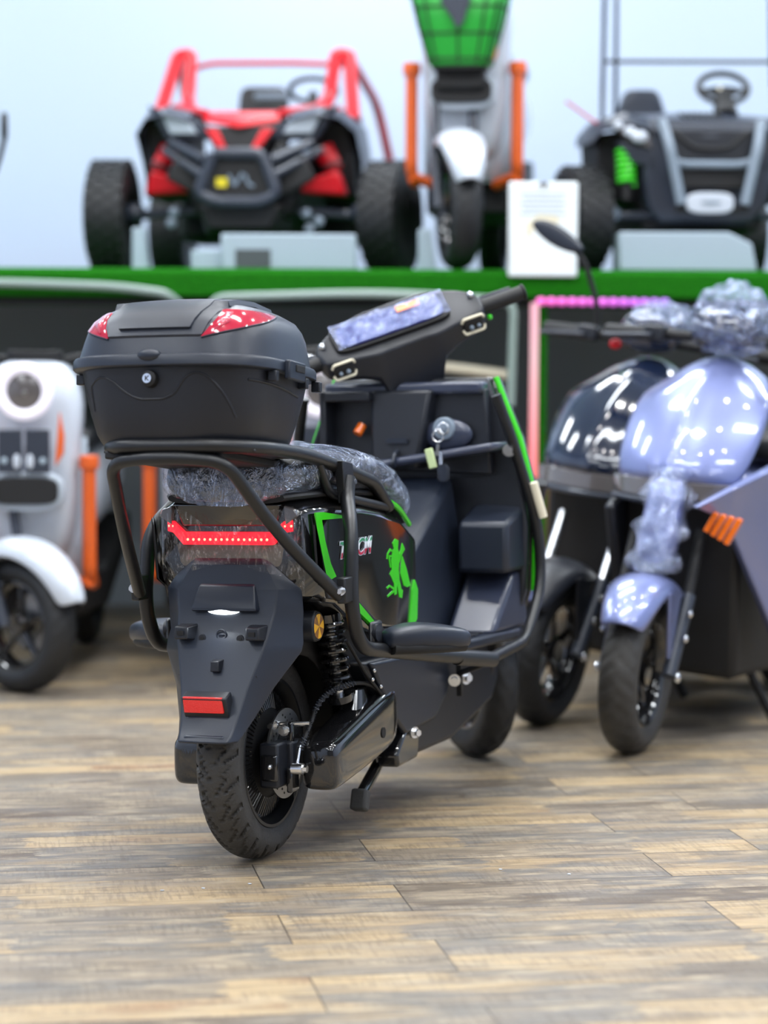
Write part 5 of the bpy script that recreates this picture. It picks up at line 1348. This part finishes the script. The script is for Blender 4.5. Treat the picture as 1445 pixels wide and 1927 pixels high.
U('badge_bar', box(B(), (0, -.10, .20), (.24, .04, .02)), 'dark', bevel=.004)
bm = B(); loft(bm, [sring(z, -.115, w_, .60, .04, 3.5, 24, 'z') for z, w_ in ((.40, .09), (.58, .085), (.635, .066), (.655, .05))]); U('seat', bm, 'greyp', bevel=.008)
bm = B(); loft(bm, [sring(z, .19, w_, .62, .04, 3.5, 24, 'z') for z, w_ in ((.40, .09), (.54, .08), (.57, .05))]); U('seat', bm, 'greyp', bevel=.008)
cs = Vector((.125, .34, .640))
sw = U('steering_wheel', tube(B(), [cs + Vector((.085 * math.cos(a), .035 * math.sin(a), .053 * math.sin(a))) for a in [2 * PI * k / 40 for k in range(40)]], .011, 10, closed=True), 'dark')
bm = B(); loft(bm, [sring(y, cs.x, .055, cs.z - .012, .017, 2.5, 20, 'y') for y in (.325, .345)]); tube(bm, [cs + Vector((-.08, 0, -.01)), cs + Vector((.08, 0, -.01))], .010, 8); obj('spoke', bm, 'dark', sw)
obj('steering_column', tube(B(), [cs + Vector((0, 0, -.02)), (.12, .26, .53)], [.03, .045], 12), 'dark', sw)
obj('button', sph(B(), (.110, .32, .637), .008, seg=10), 'cream', sw)
U('whip_antenna', tube(B(), [(-.345, .10, .49), (-.45, .12, .565)], .004, 8), 'red', label='thin red whip')
# distant scooter mirror at left edge
lm = thing('rear_mirror', 'dark mirror poking in at the left edge against the pale wall', 'mirror', (-1.262, 8.15, SZ))
obj('mirror_head', loft(B(), [sring(z, 0.0, .012, 0, w_, 2.5, 16, 'z') for z, w_ in ((.425, .008), (.45, .022), (.49, .020), (.52, .006))]), 'dark', lm, sub=1)
obj('stalk', tube(B(), fillet([(0, 0, .43), (-.02, 0, .35), (-.10, 0, .16), (-.10, 0, .0)], .04), .009, 8), 'dark', lm)

# small flecks on the floor near the rear wheel
for i, (x, y) in enumerate(((-.335, 4.52), (-.41, 4.50), (-.25, 4.56), (.23, 4.70), (.36, 4.66))):
    o = tag(obj('plastic_scrap', noise_push(sph(B(), (0, 0, .0015), .004, (1, .6, .35), 8), .001, 200, i), 'white'), 'tiny white scrap of plastic on the wood floor, ' + ('left of the rear tyre', 'furthest left of the rear tyre', 'just under the rear tyre', 'right of the centre stand', 'furthest right beyond the centre stand')[i], 'scrap', 'plastic scraps on the floor')
    o.location = (x, y, 0)

# cardboard box under the platform behind the navy scooter
cbx = thing('cardboard_box', 'tall brown cardboard box under the platform behind the navy scooter', 'box', (.66, 9.0, 0))
obj('carton', box(B(), (0, 0, .35), (.22, .26, .70)), pbr('brown_cardboard', (.30, .19, .10), .8, bump=.2, bscale=40), cbx, bevel=.004)
obj('packing_tape', box(B(), (0, -.1315, .35), (.05, .002, .70)), pbr('buff_packing_tape', (.45, .33, .20), .3), cbx)
